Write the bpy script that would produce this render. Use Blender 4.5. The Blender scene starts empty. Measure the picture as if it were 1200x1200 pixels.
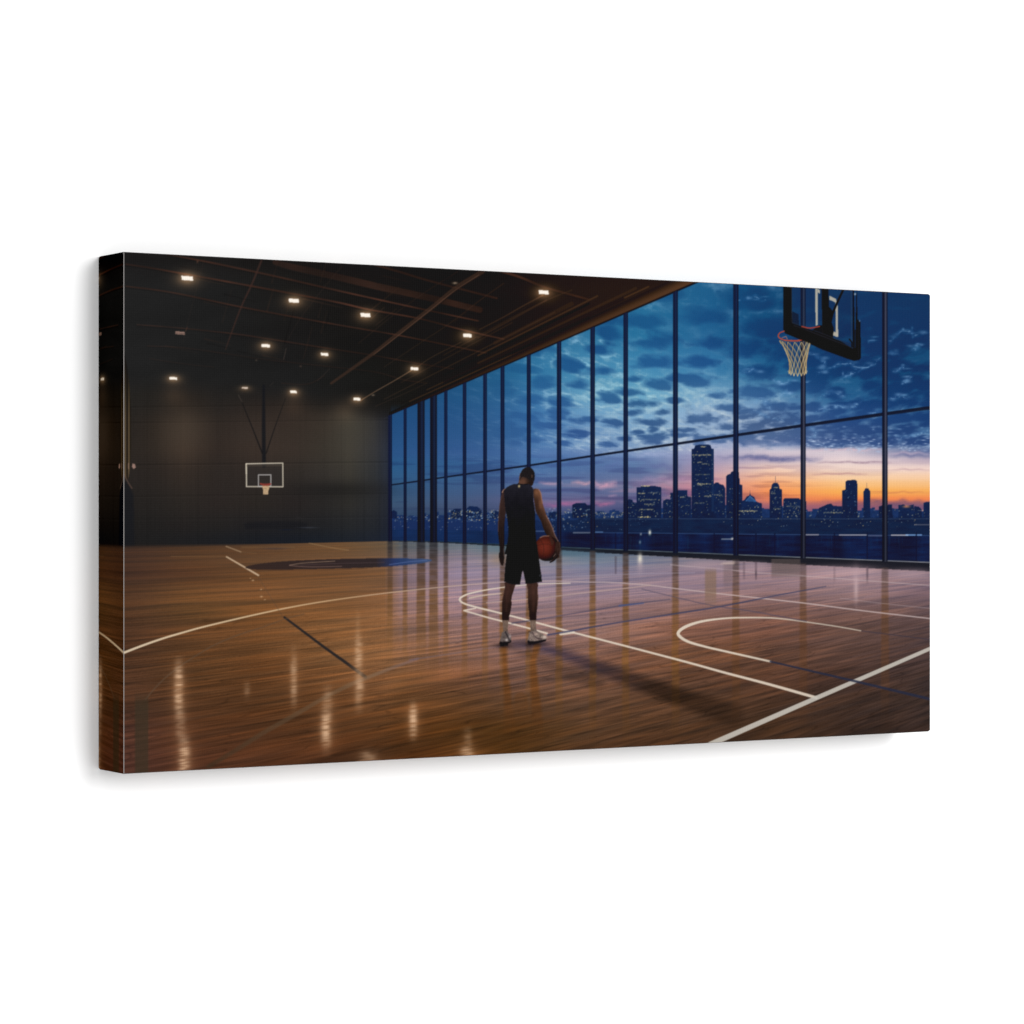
import bpy, math
import numpy as np
from mathutils import Vector
scene = bpy.context.scene
# ---------------------------------------------------------------- camera, world, lamps, exposure
UNIT = 0.3048                       # height of the stretched canvas in metres (12 in); it is twice as wide
HH, WW, DD = 1.0*UNIT, 2.0*UNIT, 0.1216*UNIT
ZC = 1.5                         # height of the canvas centre above the room's floor
cam = bpy.data.cameras.new('camera'); camo = bpy.data.objects.new('camera', cam); scene.collection.objects.link(camo)
camo.location = (-3.2288*UNIT, -5.0045*UNIT, ZC+0.0017*UNIT)
camo.rotation_euler = (math.radians(90), 0, -math.atan2(0.527, 0.8498))
cam.sensor_width = 36; cam.lens = 36*3322/1200; cam.clip_start = .01; cam.clip_end = 200
scene.camera = camo
world = bpy.data.worlds.new('World'); scene.world = world; world.use_nodes = True
wn = world.node_tree; bg = wn.nodes['Background']; bg.inputs[0].default_value = (1, 1, 1, 1)
# an evenly white studio, somewhat dimmer on its left side
wt = wn.nodes.new('ShaderNodeTexCoord'); wsp = wn.nodes.new('ShaderNodeSeparateXYZ'); wr = wn.nodes.new('ShaderNodeMapRange')
wn.links.new(wt.outputs['Generated'], wsp.inputs[0]); wn.links.new(wsp.outputs[0], wr.inputs[0])
wr.inputs[1].default_value, wr.inputs[2].default_value, wr.inputs[3].default_value, wr.inputs[4].default_value = -1, 1, .66, 1.34
wn.links.new(wr.outputs[0], bg.inputs[1])
def softbox(name, loc, tgt, size, power, col=(1, 1, 1)):
    l = bpy.data.lights.new(name, 'AREA'); l.shape = 'RECTANGLE'; l.size, l.size_y = size; l.energy = power; l.color = col
    o = bpy.data.objects.new(name, l); scene.collection.objects.link(o); o.location = loc
    o.rotation_euler = (Vector(tgt)-Vector(loc)).to_track_quat('-Z', 'Y').to_euler(); return o
softbox('softbox_key', (.75, -4.0, ZC+.8), (0, 0, ZC), (1.3, 1.4), 84)
vs = scene.view_settings; vs.view_transform = 'Standard'; vs.look = 'None'; vs.exposure = 0; vs.gamma = 1; vs.use_curve_mapping = False
scene.render.engine = 'CYCLES'

# light falling on the print and its faint sheen, used to turn display values into ink colours
E_FRONT, SHEEN = 1.45, 0.0075

def material(name, rough=.6, spec=.3):
    m = bpy.data.materials.new(name); m.use_nodes = True; nt = m.node_tree; b = nt.nodes['Principled BSDF']
    b.inputs['Roughness'].default_value = rough; b.inputs['Specular IOR Level'].default_value = spec
    return m, nt, b
def node(nt, t, **kw):
    n = nt.nodes.new(t)
    for k, v in kw.items(): setattr(n, k, v)
    return n
def math_(nt, op, a, b=None):
    n = node(nt, 'ShaderNodeMath', operation=op)
    for i, s in enumerate((a, b)):
        if s is None: continue
        if isinstance(s, (int, float)): n.inputs[i].default_value = s
        else: nt.links.new(s, n.inputs[i])
    return n.outputs[0]
def weave(nt, b, col, axes, amp):
    """plain-weave cloth: threads in both directions, as a small bump and ink variation"""
    tc = node(nt, 'ShaderNodeTexCoord'); sp = node(nt, 'ShaderNodeSeparateXYZ'); nt.links.new(tc.outputs['Object'], sp.inputs[0])
    fr = 2*math.pi*222/HH
    s = [math_(nt, 'SINE', math_(nt, 'MULTIPLY', sp.outputs[a], fr)) for a in axes]
    h = math_(nt, 'ADD', s[0], math_(nt, 'MULTIPLY', s[1], .45))
    nz = node(nt, 'ShaderNodeTexNoise'); nz.inputs['Scale'].default_value = 900; nz.inputs['Detail'].default_value = 2
    nt.links.new(tc.outputs['Object'], nz.inputs['Vector'])
    h2 = math_(nt, 'ADD', math_(nt, 'MULTIPLY', h, amp), math_(nt, 'MULTIPLY', nz.outputs['Fac'], amp*.8))
    f = math_(nt, 'ADD', h2, 1-amp*.4)
    mx = node(nt, 'ShaderNodeVectorMath', operation='SCALE'); nt.links.new(col, mx.inputs[0]); nt.links.new(f, mx.inputs['Scale'])
    nt.links.new(mx.outputs[0], b.inputs['Base Color'])
    bp = node(nt, 'ShaderNodeBump'); bp.inputs['Strength'].default_value = .25; bp.inputs['Distance'].default_value = .00012
    nt.links.new(h, bp.inputs['Height']); nt.links.new(bp.outputs[0], b.inputs['Normal'])
def ink(name, axes, amp, spec=.04):
    m, nt, b = material(name, .5 if spec else 1, spec)
    at = node(nt, 'ShaderNodeAttribute', attribute_name='print'); weave(nt, b, at.outputs['Color'], axes, amp); return m
SPEC = .04
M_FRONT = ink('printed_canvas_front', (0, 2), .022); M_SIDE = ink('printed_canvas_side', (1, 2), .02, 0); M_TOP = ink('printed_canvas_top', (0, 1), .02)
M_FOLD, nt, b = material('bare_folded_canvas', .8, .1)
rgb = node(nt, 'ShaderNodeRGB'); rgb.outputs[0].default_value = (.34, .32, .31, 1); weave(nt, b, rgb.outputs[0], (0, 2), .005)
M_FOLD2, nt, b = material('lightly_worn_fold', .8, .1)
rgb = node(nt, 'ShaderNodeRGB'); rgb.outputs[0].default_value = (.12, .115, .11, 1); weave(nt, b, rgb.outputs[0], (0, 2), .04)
M_WALL, nt, b = material('white_painted_wall', .9, .1)
nz = node(nt, 'ShaderNodeTexNoise'); nz.inputs['Scale'].default_value = 30; nz.inputs['Detail'].default_value = 6
cr = node(nt, 'ShaderNodeValToRGB'); cr.color_ramp.elements[0].color = (.895, .895, .895, 1); cr.color_ramp.elements[1].color = (.905, .905, .905, 1)
tcw = node(nt, 'ShaderNodeTexCoord'); nt.links.new(tcw.outputs['Object'], nz.inputs['Vector']); nt.links.new(nz.outputs['Fac'], cr.inputs[0]); nt.links.new(cr.outputs[0], b.inputs['Base Color'])

def mesh_obj(name, verts, faces, mat, parent=None, cols=None):
    me = bpy.data.meshes.new(name); nv, nf = len(verts), len(faces)
    me.vertices.add(nv); me.vertices.foreach_set('co', np.ascontiguousarray(verts, np.float32).ravel())
    me.loops.add(nf*4); me.loops.foreach_set('vertex_index', np.ascontiguousarray(faces, np.int32).ravel())
    me.polygons.add(nf); me.polygons.foreach_set('loop_start', np.arange(0, nf*4, 4, dtype=np.int32))
    me.update(calc_edges=True)
    if cols is not None:
        at = me.color_attributes.new('print', 'FLOAT_COLOR', 'POINT')
        at.data.foreach_set('color', np.ascontiguousarray(np.concatenate([cols, np.ones((nv, 1), cols.dtype)], 1), np.float32).ravel())
    me.materials.append(mat); o = bpy.data.objects.new(name, me); scene.collection.objects.link(o)
    if parent is not None: o.parent = parent
    return o
# ---------------------------------------------------------------- the wall
w = 8.0
wall = mesh_obj('wall', [(-w, DD, -w+ZC), (w, DD, -w+ZC), (w, DD, w+ZC), (-w, DD, w+ZC), (-w, DD+.1, -w+ZC), (w, DD+.1, -w+ZC), (w, DD+.1, w+ZC), (-w, DD+.1, w+ZC)],
                [(0, 1, 2, 3), (5, 4, 7, 6), (4, 0, 3, 7), (1, 5, 6, 2), (3, 2, 6, 7), (4, 5, 1, 0)], M_WALL)
wall['kind'] = 'structure'
# ---------------------------------------------------------------- the picture printed on the canvas
# Painted procedurally with numpy (display values 0..255); AX0.. is the area measured on the print.
AX0, AY0, AX1, AY1, S = 138, 286, 1098, 914, 2
NW, NH = (AX1-AX0)*S, (AY1-AY0)*S
gx = (AX0 + (np.arange(NW)+.5)/S).astype(np.float32)
gy = (AY0 + (np.arange(NH)+.5)/S).astype(np.float32)
X, Y = np.meshgrid(gx, gy)
ART = np.zeros((NH, NW, 3), np.float32)
LAB = np.zeros((NH, NW), np.int16)
PARTS = []                       # (name, parent id or 0, label)
def part(name, parent=0, label=None):
    PARTS.append((name, parent, label)); return len(PARTS)
rs = np.random.RandomState(7)
TAB = rs.rand(256, 256).astype(np.float32)
def vnoise(u, v, seed=0):
    u = u + seed*17.31; v = v + seed*9.77
    iu = np.floor(u).astype(np.int32); iv = np.floor(v).astype(np.int32)
    fu = u-iu; fv = v-iv
    fu = fu*fu*(3-2*fu); fv = fv*fv*(3-2*fv)
    a = TAB[iv & 255, iu & 255]; b = TAB[iv & 255, (iu+1) & 255]
    c = TAB[(iv+1) & 255, iu & 255]; d = TAB[(iv+1) & 255, (iu+1) & 255]
    return ((a+(b-a)*fu)*(1-fv) + (c+(d-c)*fu)*fv).astype(np.float32)
def fbm(u, v, o=4, seed=0, g=.5):
    s = 0; a = 1.; t = 0
    for k in range(o):
        s = s + a*vnoise(u*2**k, v*2**k, seed+k); t += a; a *= g
    return s/t
def sm(e0, e1, x):
    t = np.clip((x-e0)/(e1-e0), 0, 1); return t*t*(3-2*t)
def box(x0, y0, x1, y1, pad=0):
    i0 = max(0, int((x0-pad-AX0)*S)); i1 = min(NW, int((x1+pad-AX0)*S)+1)
    j0 = max(0, int((y0-pad-AY0)*S)); j1 = min(NH, int((y1+pad-AY0)*S)+1)
    return (slice(j0, max(j0, j1)), slice(i0, max(i0, i1)))
def blur1(m, r, ax):
    if r < 1: return m
    k = np.exp(-.5*(np.arange(-3*r, 3*r+1)/r)**2) if r > 1 else np.array([.25, .5, .25])
    k = k/k.sum(); n = len(k)//2
    p = [(0, 0)]*m.ndim; p[ax] = (n, n)
    q = np.pad(m, p, mode='edge'); out = np.zeros_like(m)
    L = m.shape[ax]
    for i, w in enumerate(k):
        out += np.float32(w)*(q[i:i+L] if ax == 0 else q[:, i:i+L])
    return out
def blur(m, r): return blur1(blur1(m, r, 0), r, 1)
def curve(pts, n=8):
    p = np.array(pts, float); p = np.vstack([2*p[0]-p[1], p, 2*p[-1]-p[-2]]); out = []
    for i in range(1, len(p)-2):
        for t in np.arange(n)/n:
            out.append(.5*((2*p[i])+(-p[i-1]+p[i+1])*t+(2*p[i-1]-5*p[i]+4*p[i+1]-p[i+2])*t*t+(-p[i-1]+3*p[i]-3*p[i+1]+p[i+2])*t**3))
    out.append(p[-2]); return np.array(out)
def closed(pts, n=5):
    p = np.array(pts, float); m = len(p); out = []
    for i in range(m):
        a, b, c, d = p[i-1], p[i], p[(i+1) % m], p[(i+2) % m]
        for t in np.arange(n)/n:
            out.append(.5*((2*b)+(-a+c)*t+(2*a-5*b+4*c-d)*t*t+(-a+3*b-3*c+d)*t**3))
    return np.array(out)
def put(sl, m, col, lab=0, a=1.):
    col = np.asarray(col, np.float32); m = (m*a)[..., None]
    ART[sl] += (col-ART[sl])*m
    if lab: LAB[sl][m[..., 0] > .45*min(a, 1)] = lab
def inside(sl, pts):
    x = X[sl]; y = Y[sl]; r = np.zeros(x.shape, bool); p = np.asarray(pts, float)
    for (x0, y0), (x1, y1) in zip(p, np.roll(p, -1, 0)):
        if y0 == y1: continue
        c = ((y0 > y) != (y1 > y)); r ^= c & (x < (x1-x0)*(y-y0)/(y1-y0)+x0)
    return r.astype(np.float32)
def poly(pts, col, lab=0, a=1., soft=1, smooth=0):
    if smooth: pts = closed(pts, smooth)
    p = np.asarray(pts, float); sl = box(p[:, 0].min(), p[:, 1].min(), p[:, 0].max(), p[:, 1].max(), 2+2*soft)
    m = blur(inside(sl, p), soft) if soft else inside(sl, p)
    if callable(col): col = col(X[sl], Y[sl])
    put(sl, m, col, lab, a); return sl, m
def lmask(pts, w, soft=1.):
    p = np.asarray(pts, float); w = np.interp(np.linspace(0, 1, len(p)), np.linspace(0, 1, len(np.atleast_1d(w))), np.atleast_1d(w))
    sl = box(p[:, 0].min(), p[:, 1].min(), p[:, 0].max(), p[:, 1].max(), w.max()+2*soft+1)
    m = np.zeros(X[sl].shape, np.float32)
    for i in range(len(p)-1):
        a, b = p[i], p[i+1]; wm = max(w[i], w[i+1])
        s2 = box(min(a[0], b[0]), min(a[1], b[1]), max(a[0], b[0]), max(a[1], b[1]), wm+2*soft+1)
        x = X[s2]; y = Y[s2]
        if x.size == 0: continue
        d = b-a; L = max(1e-6, d@d)
        t = np.clip(((x-a[0])*d[0]+(y-a[1])*d[1])/L, 0, 1)
        dist = np.hypot(x-a[0]-t*d[0], y-a[1]-t*d[1]); ww = w[i]+(w[i+1]-w[i])*t
        c = np.clip(.5+(ww/2-dist)/soft, 0, 1)*np.clip(ww/soft, 0, 1)**.5
        j = slice(s2[0].start-sl[0].start, s2[0].stop-sl[0].start); k = slice(s2[1].start-sl[1].start, s2[1].stop-sl[1].start)
        m[j, k] = np.maximum(m[j, k], c)
    return sl, m
def line(pts, w, col, lab=0, a=1., soft=1., crv=0, fade=None):
    if crv: pts = curve(pts, crv)
    sl, m = lmask(pts, w, soft)
    if callable(col): col = col(X[sl], Y[sl])
    if fade is not None: m = m*fade(X[sl], Y[sl])
    put(sl, m, col, lab, a)
def blob(cx, cy, rx, ry, col, a=1., add=False, p=2.):
    sl = box(cx-rx*3, cy-ry*3, cx+rx*3, cy+ry*3)
    g = np.exp(-.5*(np.abs((X[sl]-cx)/rx)**p+np.abs((Y[sl]-cy)/ry)**p)).astype(np.float32)*a
    if add: ART[sl] += g[..., None]*np.asarray(col, np.float32)
    else: put(sl, g, col)
def table(sl, xs, ys, rows):
    x = X[sl][0]; y = Y[sl][:, 0]; T = np.array(rows, float)
    out = np.zeros((len(y), len(x), 3), np.float32)
    for c in range(3):
        r = np.stack([np.interp(x, xs, T[i, :, c]) for i in range(len(ys))])
        k = np.interp(y, ys, np.arange(len(ys))); i = np.clip(np.floor(k).astype(int), 0, len(ys)-2); f = (k-i)[:, None]
        f = f*f*(3-2*f)*.5+f*.5
        out[..., c] = r[i]*(1-f)+r[i+1]*f
    return out

# ---- perspective guides of the pictured hall
def y_top(x): return 486-.4322*(x-457.5)                                     # head of the window wall
def y_tr(x): return np.interp(x, [457, 545, 617, 690, 860, 941, 1037, 1092], [568.8, 556, 546.2, 535.3, 510.8, 499.3, 485.8, 478.2])
def y_bot(x): return np.interp(x, [440, 455, 515, 690, 880, 1095], [633.5, 633.8, 635, 643.2, 651.5, 660.3])
def wall_b(x): return np.interp(x, [138, 300, 455], [641, 638, 634.5])

# ---- sky seen through the glass
sk = box(450, 325, 1098, 664); x = X[sk]; y = Y[sk]
SX = [455, 540, 620, 690, 760, 830, 900, 990, 1090]
rows = [
 [(24,62,112),(26,72,125),(26,84,140),(28,92,148),(28,92,148),(22,84,140),(10,66,120),(8,58,108),(8,54,102)],   #330
 [(26,68,120),(28,78,134),(30,92,148),(32,98,156),(34,102,160),(26,88,148),(12,70,126),(10,62,116),(10,60,112)], #390
 [(28,72,128),(32,84,144),(40,102,162),(52,116,176),(58,120,180),(44,108,170),(22,84,142),(14,72,128),(12,64,118)], #430
 [(32,76,134),(38,90,150),(52,106,166),(84,138,190),(92,146,196),(104,148,196),(78,124,176),(26,82,138),(18,72,126)], #465
 [(36,82,140),(44,92,152),(56,106,166),(96,140,192),(108,148,198),(130,160,202),(112,142,188),(50,98,152),(28,80,134)], #488
 [(42,86,144),(50,94,154),(60,106,164),(90,124,180),(110,144,192),(124,154,196),(140,156,194),(66,100,150),(42,86,138)], #508
 [(48,90,146),(58,96,156),(72,110,166),(112,140,190),(120,140,186),(148,160,198),(136,144,182),(86,108,154),(62,94,144)], #522
 [(52,92,148),(64,98,158),(80,112,168),(104,124,176),(132,144,188),(160,162,194),(206,192,204),(212,198,208),(84,100,146)], #530
 [(56,94,148),(68,100,158),(84,110,166),(98,114,166),(126,130,176),(160,152,182),(196,178,190),(232,212,212),(196,178,190)], #540
 [(60,96,148),(72,100,156),(88,108,162),(94,104,156),(112,116,162),(176,150,172),(240,204,184),(240,214,200),(240,212,202)], #550
 [(64,96,146),(76,100,152),(92,106,158),(104,104,152),(124,112,156),(200,156,162),(244,186,148),(246,206,166),(246,204,168)], #560
 [(66,94,142),(80,98,148),(100,104,152),(122,110,152),(150,120,156),(206,146,146),(246,166,114),(248,192,128),(246,190,130)], #568
 [(70,92,136),(84,96,144),(100,98,146),(104,98,144),(122,104,144),(184,122,132),(244,148,92),(248,174,88),(246,172,90)], #577
 [(76,92,130),(90,94,138),(116,98,142),(122,96,138),(112,92,134),(150,104,126),(222,126,94),(242,138,78),(240,134,80)], #586
 [(78,88,124),(88,88,128),(100,90,134),(100,86,130),(96,84,128),(120,92,122),(160,98,110),(158,96,110),(126,88,114)], #594
 [(64,76,112),(66,74,112),(70,74,114),(70,74,114),(70,74,114),(84,76,112),(110,80,108),(112,80,108),(96,76,108)]]   #606
base = table(sk, SX, [330,390,430,465,488,508,522,530,540,550,560,568,577,586,594,606], rows)
base = base+(base*np.array([.92, 1.035, .965], np.float32)-base)*(1-sm(430, 500, y))[..., None]
base = base+(base*np.array([.93, 1.03, 1.0], np.float32)-base)*(sm(530, 545, y)*(1-sm(760, 820, x)))[..., None]
base = base+(base*np.array([.90, 1.0, .99], np.float32)-base)*(1-sm(740, 830, x))[..., None]
base = base*(1-.10*(1-sm(560, 640, x)))[..., None]
q = np.maximum(617-y, 8)
u = (x-880)/(q*.135)
v = 570*q**-.6
wu = fbm(u*.35, v*.35, 2, 3)-.5; wv = fbm(u*.35, v*.35, 2, 8)-.5
def cells(u, v, seed):                                                          # cell borders, for the gaps between cloud puffs
    iu = np.floor(u).astype(np.int32); iv = np.floor(v).astype(np.int32); f1 = np.full(u.shape, 9, np.float32); f2 = f1.copy(); idv = f1*0
    for di in (-1, 0, 1):
        for dj in (-1, 0, 1):
            a = iu+di; b = iv+dj; h1 = TAB[(b+seed*7) & 255, (a+seed*13) & 255]; h2 = TAB[(b+seed*3+50) & 255, (a+seed+90) & 255]
            d = np.hypot(a+h1-u, b+h2-v).astype(np.float32); nr = d < f1
            f2 = np.where(nr, f1, np.minimum(f2, d)); idv = np.where(nr, h1, idv); f1 = np.where(nr, d, f1)
    return f1, f2, idv
n2 = fbm(u*2.3+wu*1.0, v*2.1+wv*1.0, 5, 21, .6); n3 = fbm(u*.5, v*.55, 3, 27); big = fbm(u*.17, v*.24, 3, 33)
amp = sm(590, 705, x)*(.45+.55*sm(345, 430, y))*(1-sm(522, 536, y)) + .22*sm(480, 640, x)*(1-sm(535, 590, y))*(1-sm(690, 740, x))
rightdark = sm(850, 905, x)*(1-sm(500, 526, y))
glow = np.exp(-((x-768)/92)**2-((y-490)/42)**2)+.85*np.exp(-((x-898)/58)**2-((y-497)/22)**2)
PUFF = [(768,452,20,8),(714,469,15,8),(817,449,14,5),(837,464,12,4.4),(824,492,25,9),(852,500,16,5),(765,495,21,5),(777,484,12,4),(740,484,13,4.5),(679,451,17,8),(683,493,15,6),(719,497,14,5),
        (767,426,23,8),(818,424,20,8),(836,403,26,10),(772,400,25,10),(746,376,26,11),(825,374,30,12),(706,436,18,8),(742,446,12,5),(702,410,20,9),(660,470,14,7),(665,430,18,9),(635,450,17,8),(712,391,18,9),
        (882,462,22,8),(906,478,18,6),(926,455,16,7),(888,438,24,9),(930,478,12,4),(876,410,28,12),(905,385,32,14),(884,352,28,14),(640,500,18,5),(620,470,15,7),(800,505,14,3.5),(790,470,10,3.5)]
yy_ = 338.
while yy_ < 522:
    hgt = (617-yy_)*.080; xs_ = hgt*2.5; xx_ = 590+rs.uniform(0, xs_)
    while xx_ < 1110:
        free = all(((xx_-p[0])/(p[2]+xs_*.35))**2+((yy_-p[1])/(p[3]+hgt*.35))**2 > 1 for p in PUFF[:37])
        if free and rs.rand() < (.82 if xx_ > 862 else .62): PUFF.append((xx_+rs.uniform(-.2, .2)*xs_, yy_+rs.uniform(-.35, .35)*hgt, xs_*rs.uniform(.38, .80)*(1.15 if xx_ > 870 else .9), hgt*rs.uniform(.42, .75)*(1.15 if xx_ > 870 else .9)))
        xx_ += xs_*rs.uniform(.6, 1.3)
    yy_ += hgt*.8
Sm = np.full(x.shape, -1.5, np.float32)
for cx_, cy_, rx, ry in PUFF:
    s2 = box(cx_-rx*2.2, cy_-ry*2.2, cx_+rx*2.2, cy_+ry*2.2)
    j0 = max(s2[0].start, sk[0].start); j1 = min(s2[0].stop, sk[0].stop); i0 = max(s2[1].start, sk[1].start); i1 = min(s2[1].stop, sk[1].stop)
    if j1 <= j0 or i1 <= i0: continue
    w_ = (slice(j0-sk[0].start, j1-sk[0].start), slice(i0-sk[1].start, i1-sk[1].start))
    dx = (x[w_]-cx_)/rx; dy = (y[w_]-cy_)/ry; dy = np.where(dy > 0, dy*1.25, dy*.95)    # flatter underneath
    Sm[w_] = np.maximum(Sm[w_], 1-np.hypot(dx, dy))
n4 = fbm(u*1.1+5, v*1.0+3, 3, 45, .55)
F = np.maximum(Sm, -.55)+(n2-.5)*1.15+(n4-.5)*1.5+.16*rightdark
puff = .55*sm(-.42, .22, F)+.45*sm(-.05, .62, F); rimb = np.clip(1-np.abs(F+.26)/.30, 0, 1)
base = base+(base.mean(-1, keepdims=True)-base)*.07*(1-sm(500, 540, y))[..., None]
base2 = base+(np.stack([base[..., 0]*.9+24, base[..., 1]*.95+22, base[..., 2]*.95+18], -1)-base)*(amp*(.55*glow+.18))[..., None]
dark = base*np.array([.56, .75, .86], np.float32)*(1-.16*glow)[..., None]+np.array([8, 0, 0], np.float32)
bright = np.stack([base[..., 0]*.70+84, base[..., 1]*.66+88, base[..., 2]*.45+118], -1)
patch = sm(.36, .60, big)
c = base2+(dark-base2)*(np.clip(puff*(amp+.1*(amp > .2))*.92, 0, 1))[..., None]
c = c+(bright-c)*(np.clip((1-puff)*amp*(.15+.24*patch+.42*glow)*(.5+1.0*sm(.35, .7, n2)), 0, .92))[..., None]
c = c+(bright-c)*(np.clip(rimb*amp*sm(.42, .60, n2)*(.10+.62*patch), 0, .85))[..., None]
c = c+(bright*1.10-c)*(np.clip(rimb*amp*sm(.56, .70, n2)*(.12+.8*patch), 0, .9))[..., None]
st = fbm(x*.018, y*.22, 4, 41)                                               # long flat streaks near the horizon
stm = sm(528, 545, y)*(1-sm(590, 604, y))
c = c+(c*np.array([.74, .70, .82], np.float32)-c)*(sm(.50, .66, st)*stm*(.55-.38*sm(880, 980, x)))[..., None]
c = c+(np.array([222, 160, 172], np.float32)-c)*(sm(.56, .74, 1-st)*stm*.24*sm(590, 700, x)*(1-sm(860, 900, x))*sm(560, 575, y))[..., None]
c = c*.35+blur(c, 1)*.65
SKY = part('printed_sky'); ART[sk] = c; LAB[sk] = SKY
def streak(x0, x1, yy, h, col, a):
    sl = box(x0, yy-h*3, x1, yy+h*3); t = (X[sl]-x0)/(x1-x0)
    wob = (vnoise(X[sl]*.11, Y[sl]*0, 5)-.5)*h*1.4
    rag = .55+.45*vnoise(X[sl]*.3, Y[sl]*.9, 6)
    put(sl, np.exp(-((Y[sl]-yy-wob)/h)**2)*np.clip(np.sin(np.pi*np.clip(t, 0, 1)), 0, 1)**.6*rag, col, 0, a)
for a in [(630,660,566.5,1.8,(196,156,176),.8),(668,700,566.5,2.2,(206,158,172),.85),(632,692,591.5,3,(176,104,148),.75),
          (694,724,569,3.6,(216,160,180),.9),(694,722,591,2.6,(186,112,148),.75),(712,724,582,1.5,(176,140,170),.6),
          (738,862,563,4,(196,152,182),.5),(740,860,571,3.2,(200,136,156),.6),(770,862,578,2.4,(150,100,140),.6),(738,790,533,3,(170,180,212),.6),
          (838,930,536.5,2.4,(104,108,150),.75),(866,966,537.8,3.2,(96,100,146),.9),(872,936,523,4,(206,206,222),.6),
          (955,1046,542.5,1.3,(150,122,140),.75),(950,1018,556,1.2,(176,128,132),.7),(1040,1092,551,1.2,(186,150,158),.6),
          (1010,1092,577.6,1.2,(206,126,84),.7),(940,1100,588.6,2.6,(150,88,108),.5),(1000,1095,591,3.6,(104,80,112),.75),(960,1010,590.5,2.6,(150,90,108),.6),
          (700,740,548,5,(90,104,158),.5),(745,800,547,4,(92,98,150),.55),(738,788,582,4,(90,86,138),.5),
          (944,1040,527.6,1.6,(224,190,200),.7),(1040,1092,532,1.8,(214,190,204),.8),(945,1040,521,2.2,(66,96,146),.6),(1040,1092,534,2.6,(78,88,136),.5),(880,942,520,3,(70,100,150),.6)]: streak(*a)
for i in range(130):                                                          # small broken cloudlets lit from below
    xx = rs.uniform(942, 1090); yy = rs.uniform(512, 528); 
    if xx > 1000: yy += 4*rs.rand()
    blob(xx, yy, rs.uniform(.7, 2.2), rs.uniform(.4, .7), (176,196,224), rs.uniform(.15, .7))
for i in range(46):
    xx = rs.uniform(945, 1090); yy = rs.uniform(500, 514)
    blob(xx, yy, rs.uniform(1, 3), rs.uniform(.4, .8), (150,182,216), rs.uniform(.1, .5))
for fp in [[(963,438),(978,430),(993,427),(1006,431),(1018,429),(1033,418)],[(986,444),(992,441),(1000,439),(1018,430)],[(950,416),(960,421),(967,427),(958,440)],[(1042,402),(1055,391),(1066,389),(1075,394),(1083,390)],[(1044,413),(1055,415)],
           [(1048,436),(1057,432),(1064,430)],[(1058,450),(1062,446.6),(1068,441)],[(904,446),(916,449),(928,447)],[(914,462),(921,461),(930,460)],[(955,485),(963,480),(972,478)],[(978,477),(982,475),(990,479),(998,478)],[(1000,476),(1007,473)],
           [(886,470),(895,471),(901,475),(905,484)],[(1068,410),(1075,408),(1080,404)],[(1020,400),(1026,398)],[(940,446),(948,449)],[(1040,470),(1052,465),(1066,467)],[(946,500),(952,504),(955,510),(948,514)],[(1050,516),(1066,512),(1080,508),(1090,509)],
           [(868,440),(880,434),(892,436)],[(880,478),(890,483),(902,490),(918,494)],[(930,500),(936,494)],[(868,350),(884,348),(900,352)],[(960,466),(975,462),(990,464)],[(1020,486),(1034,482)]]:
    cv = curve([(a_+rs.uniform(-1, 1), b_+rs.uniform(-1, 1)) for a_, b_ in fp], 5); cv = cv+rs.normal(0, .7, cv.shape)
    line(cv, [.8, 3, 3.4, 2, .8], (84,136,188), 0, .42, 4.2, fade=lambda u_, v_: .35+.65*sm(.3, .6, vnoise(u_*.2, v_*.4, 5))); line(cv, [.4, 1.1, 1.2, .5], (160,194,224), 0, .5, 1.6, fade=lambda u_, v_: sm(.48, .72, vnoise(u_*.42, v_*.7, 4)))
    for p_ in cv[::2]: blob(p_[0]+rs.uniform(-5, 5), p_[1]+rs.uniform(-4, 3), rs.uniform(.8, 3.4), rs.uniform(.5, 1.5), (128,170,210), rs.uniform(.05, .45))

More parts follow.
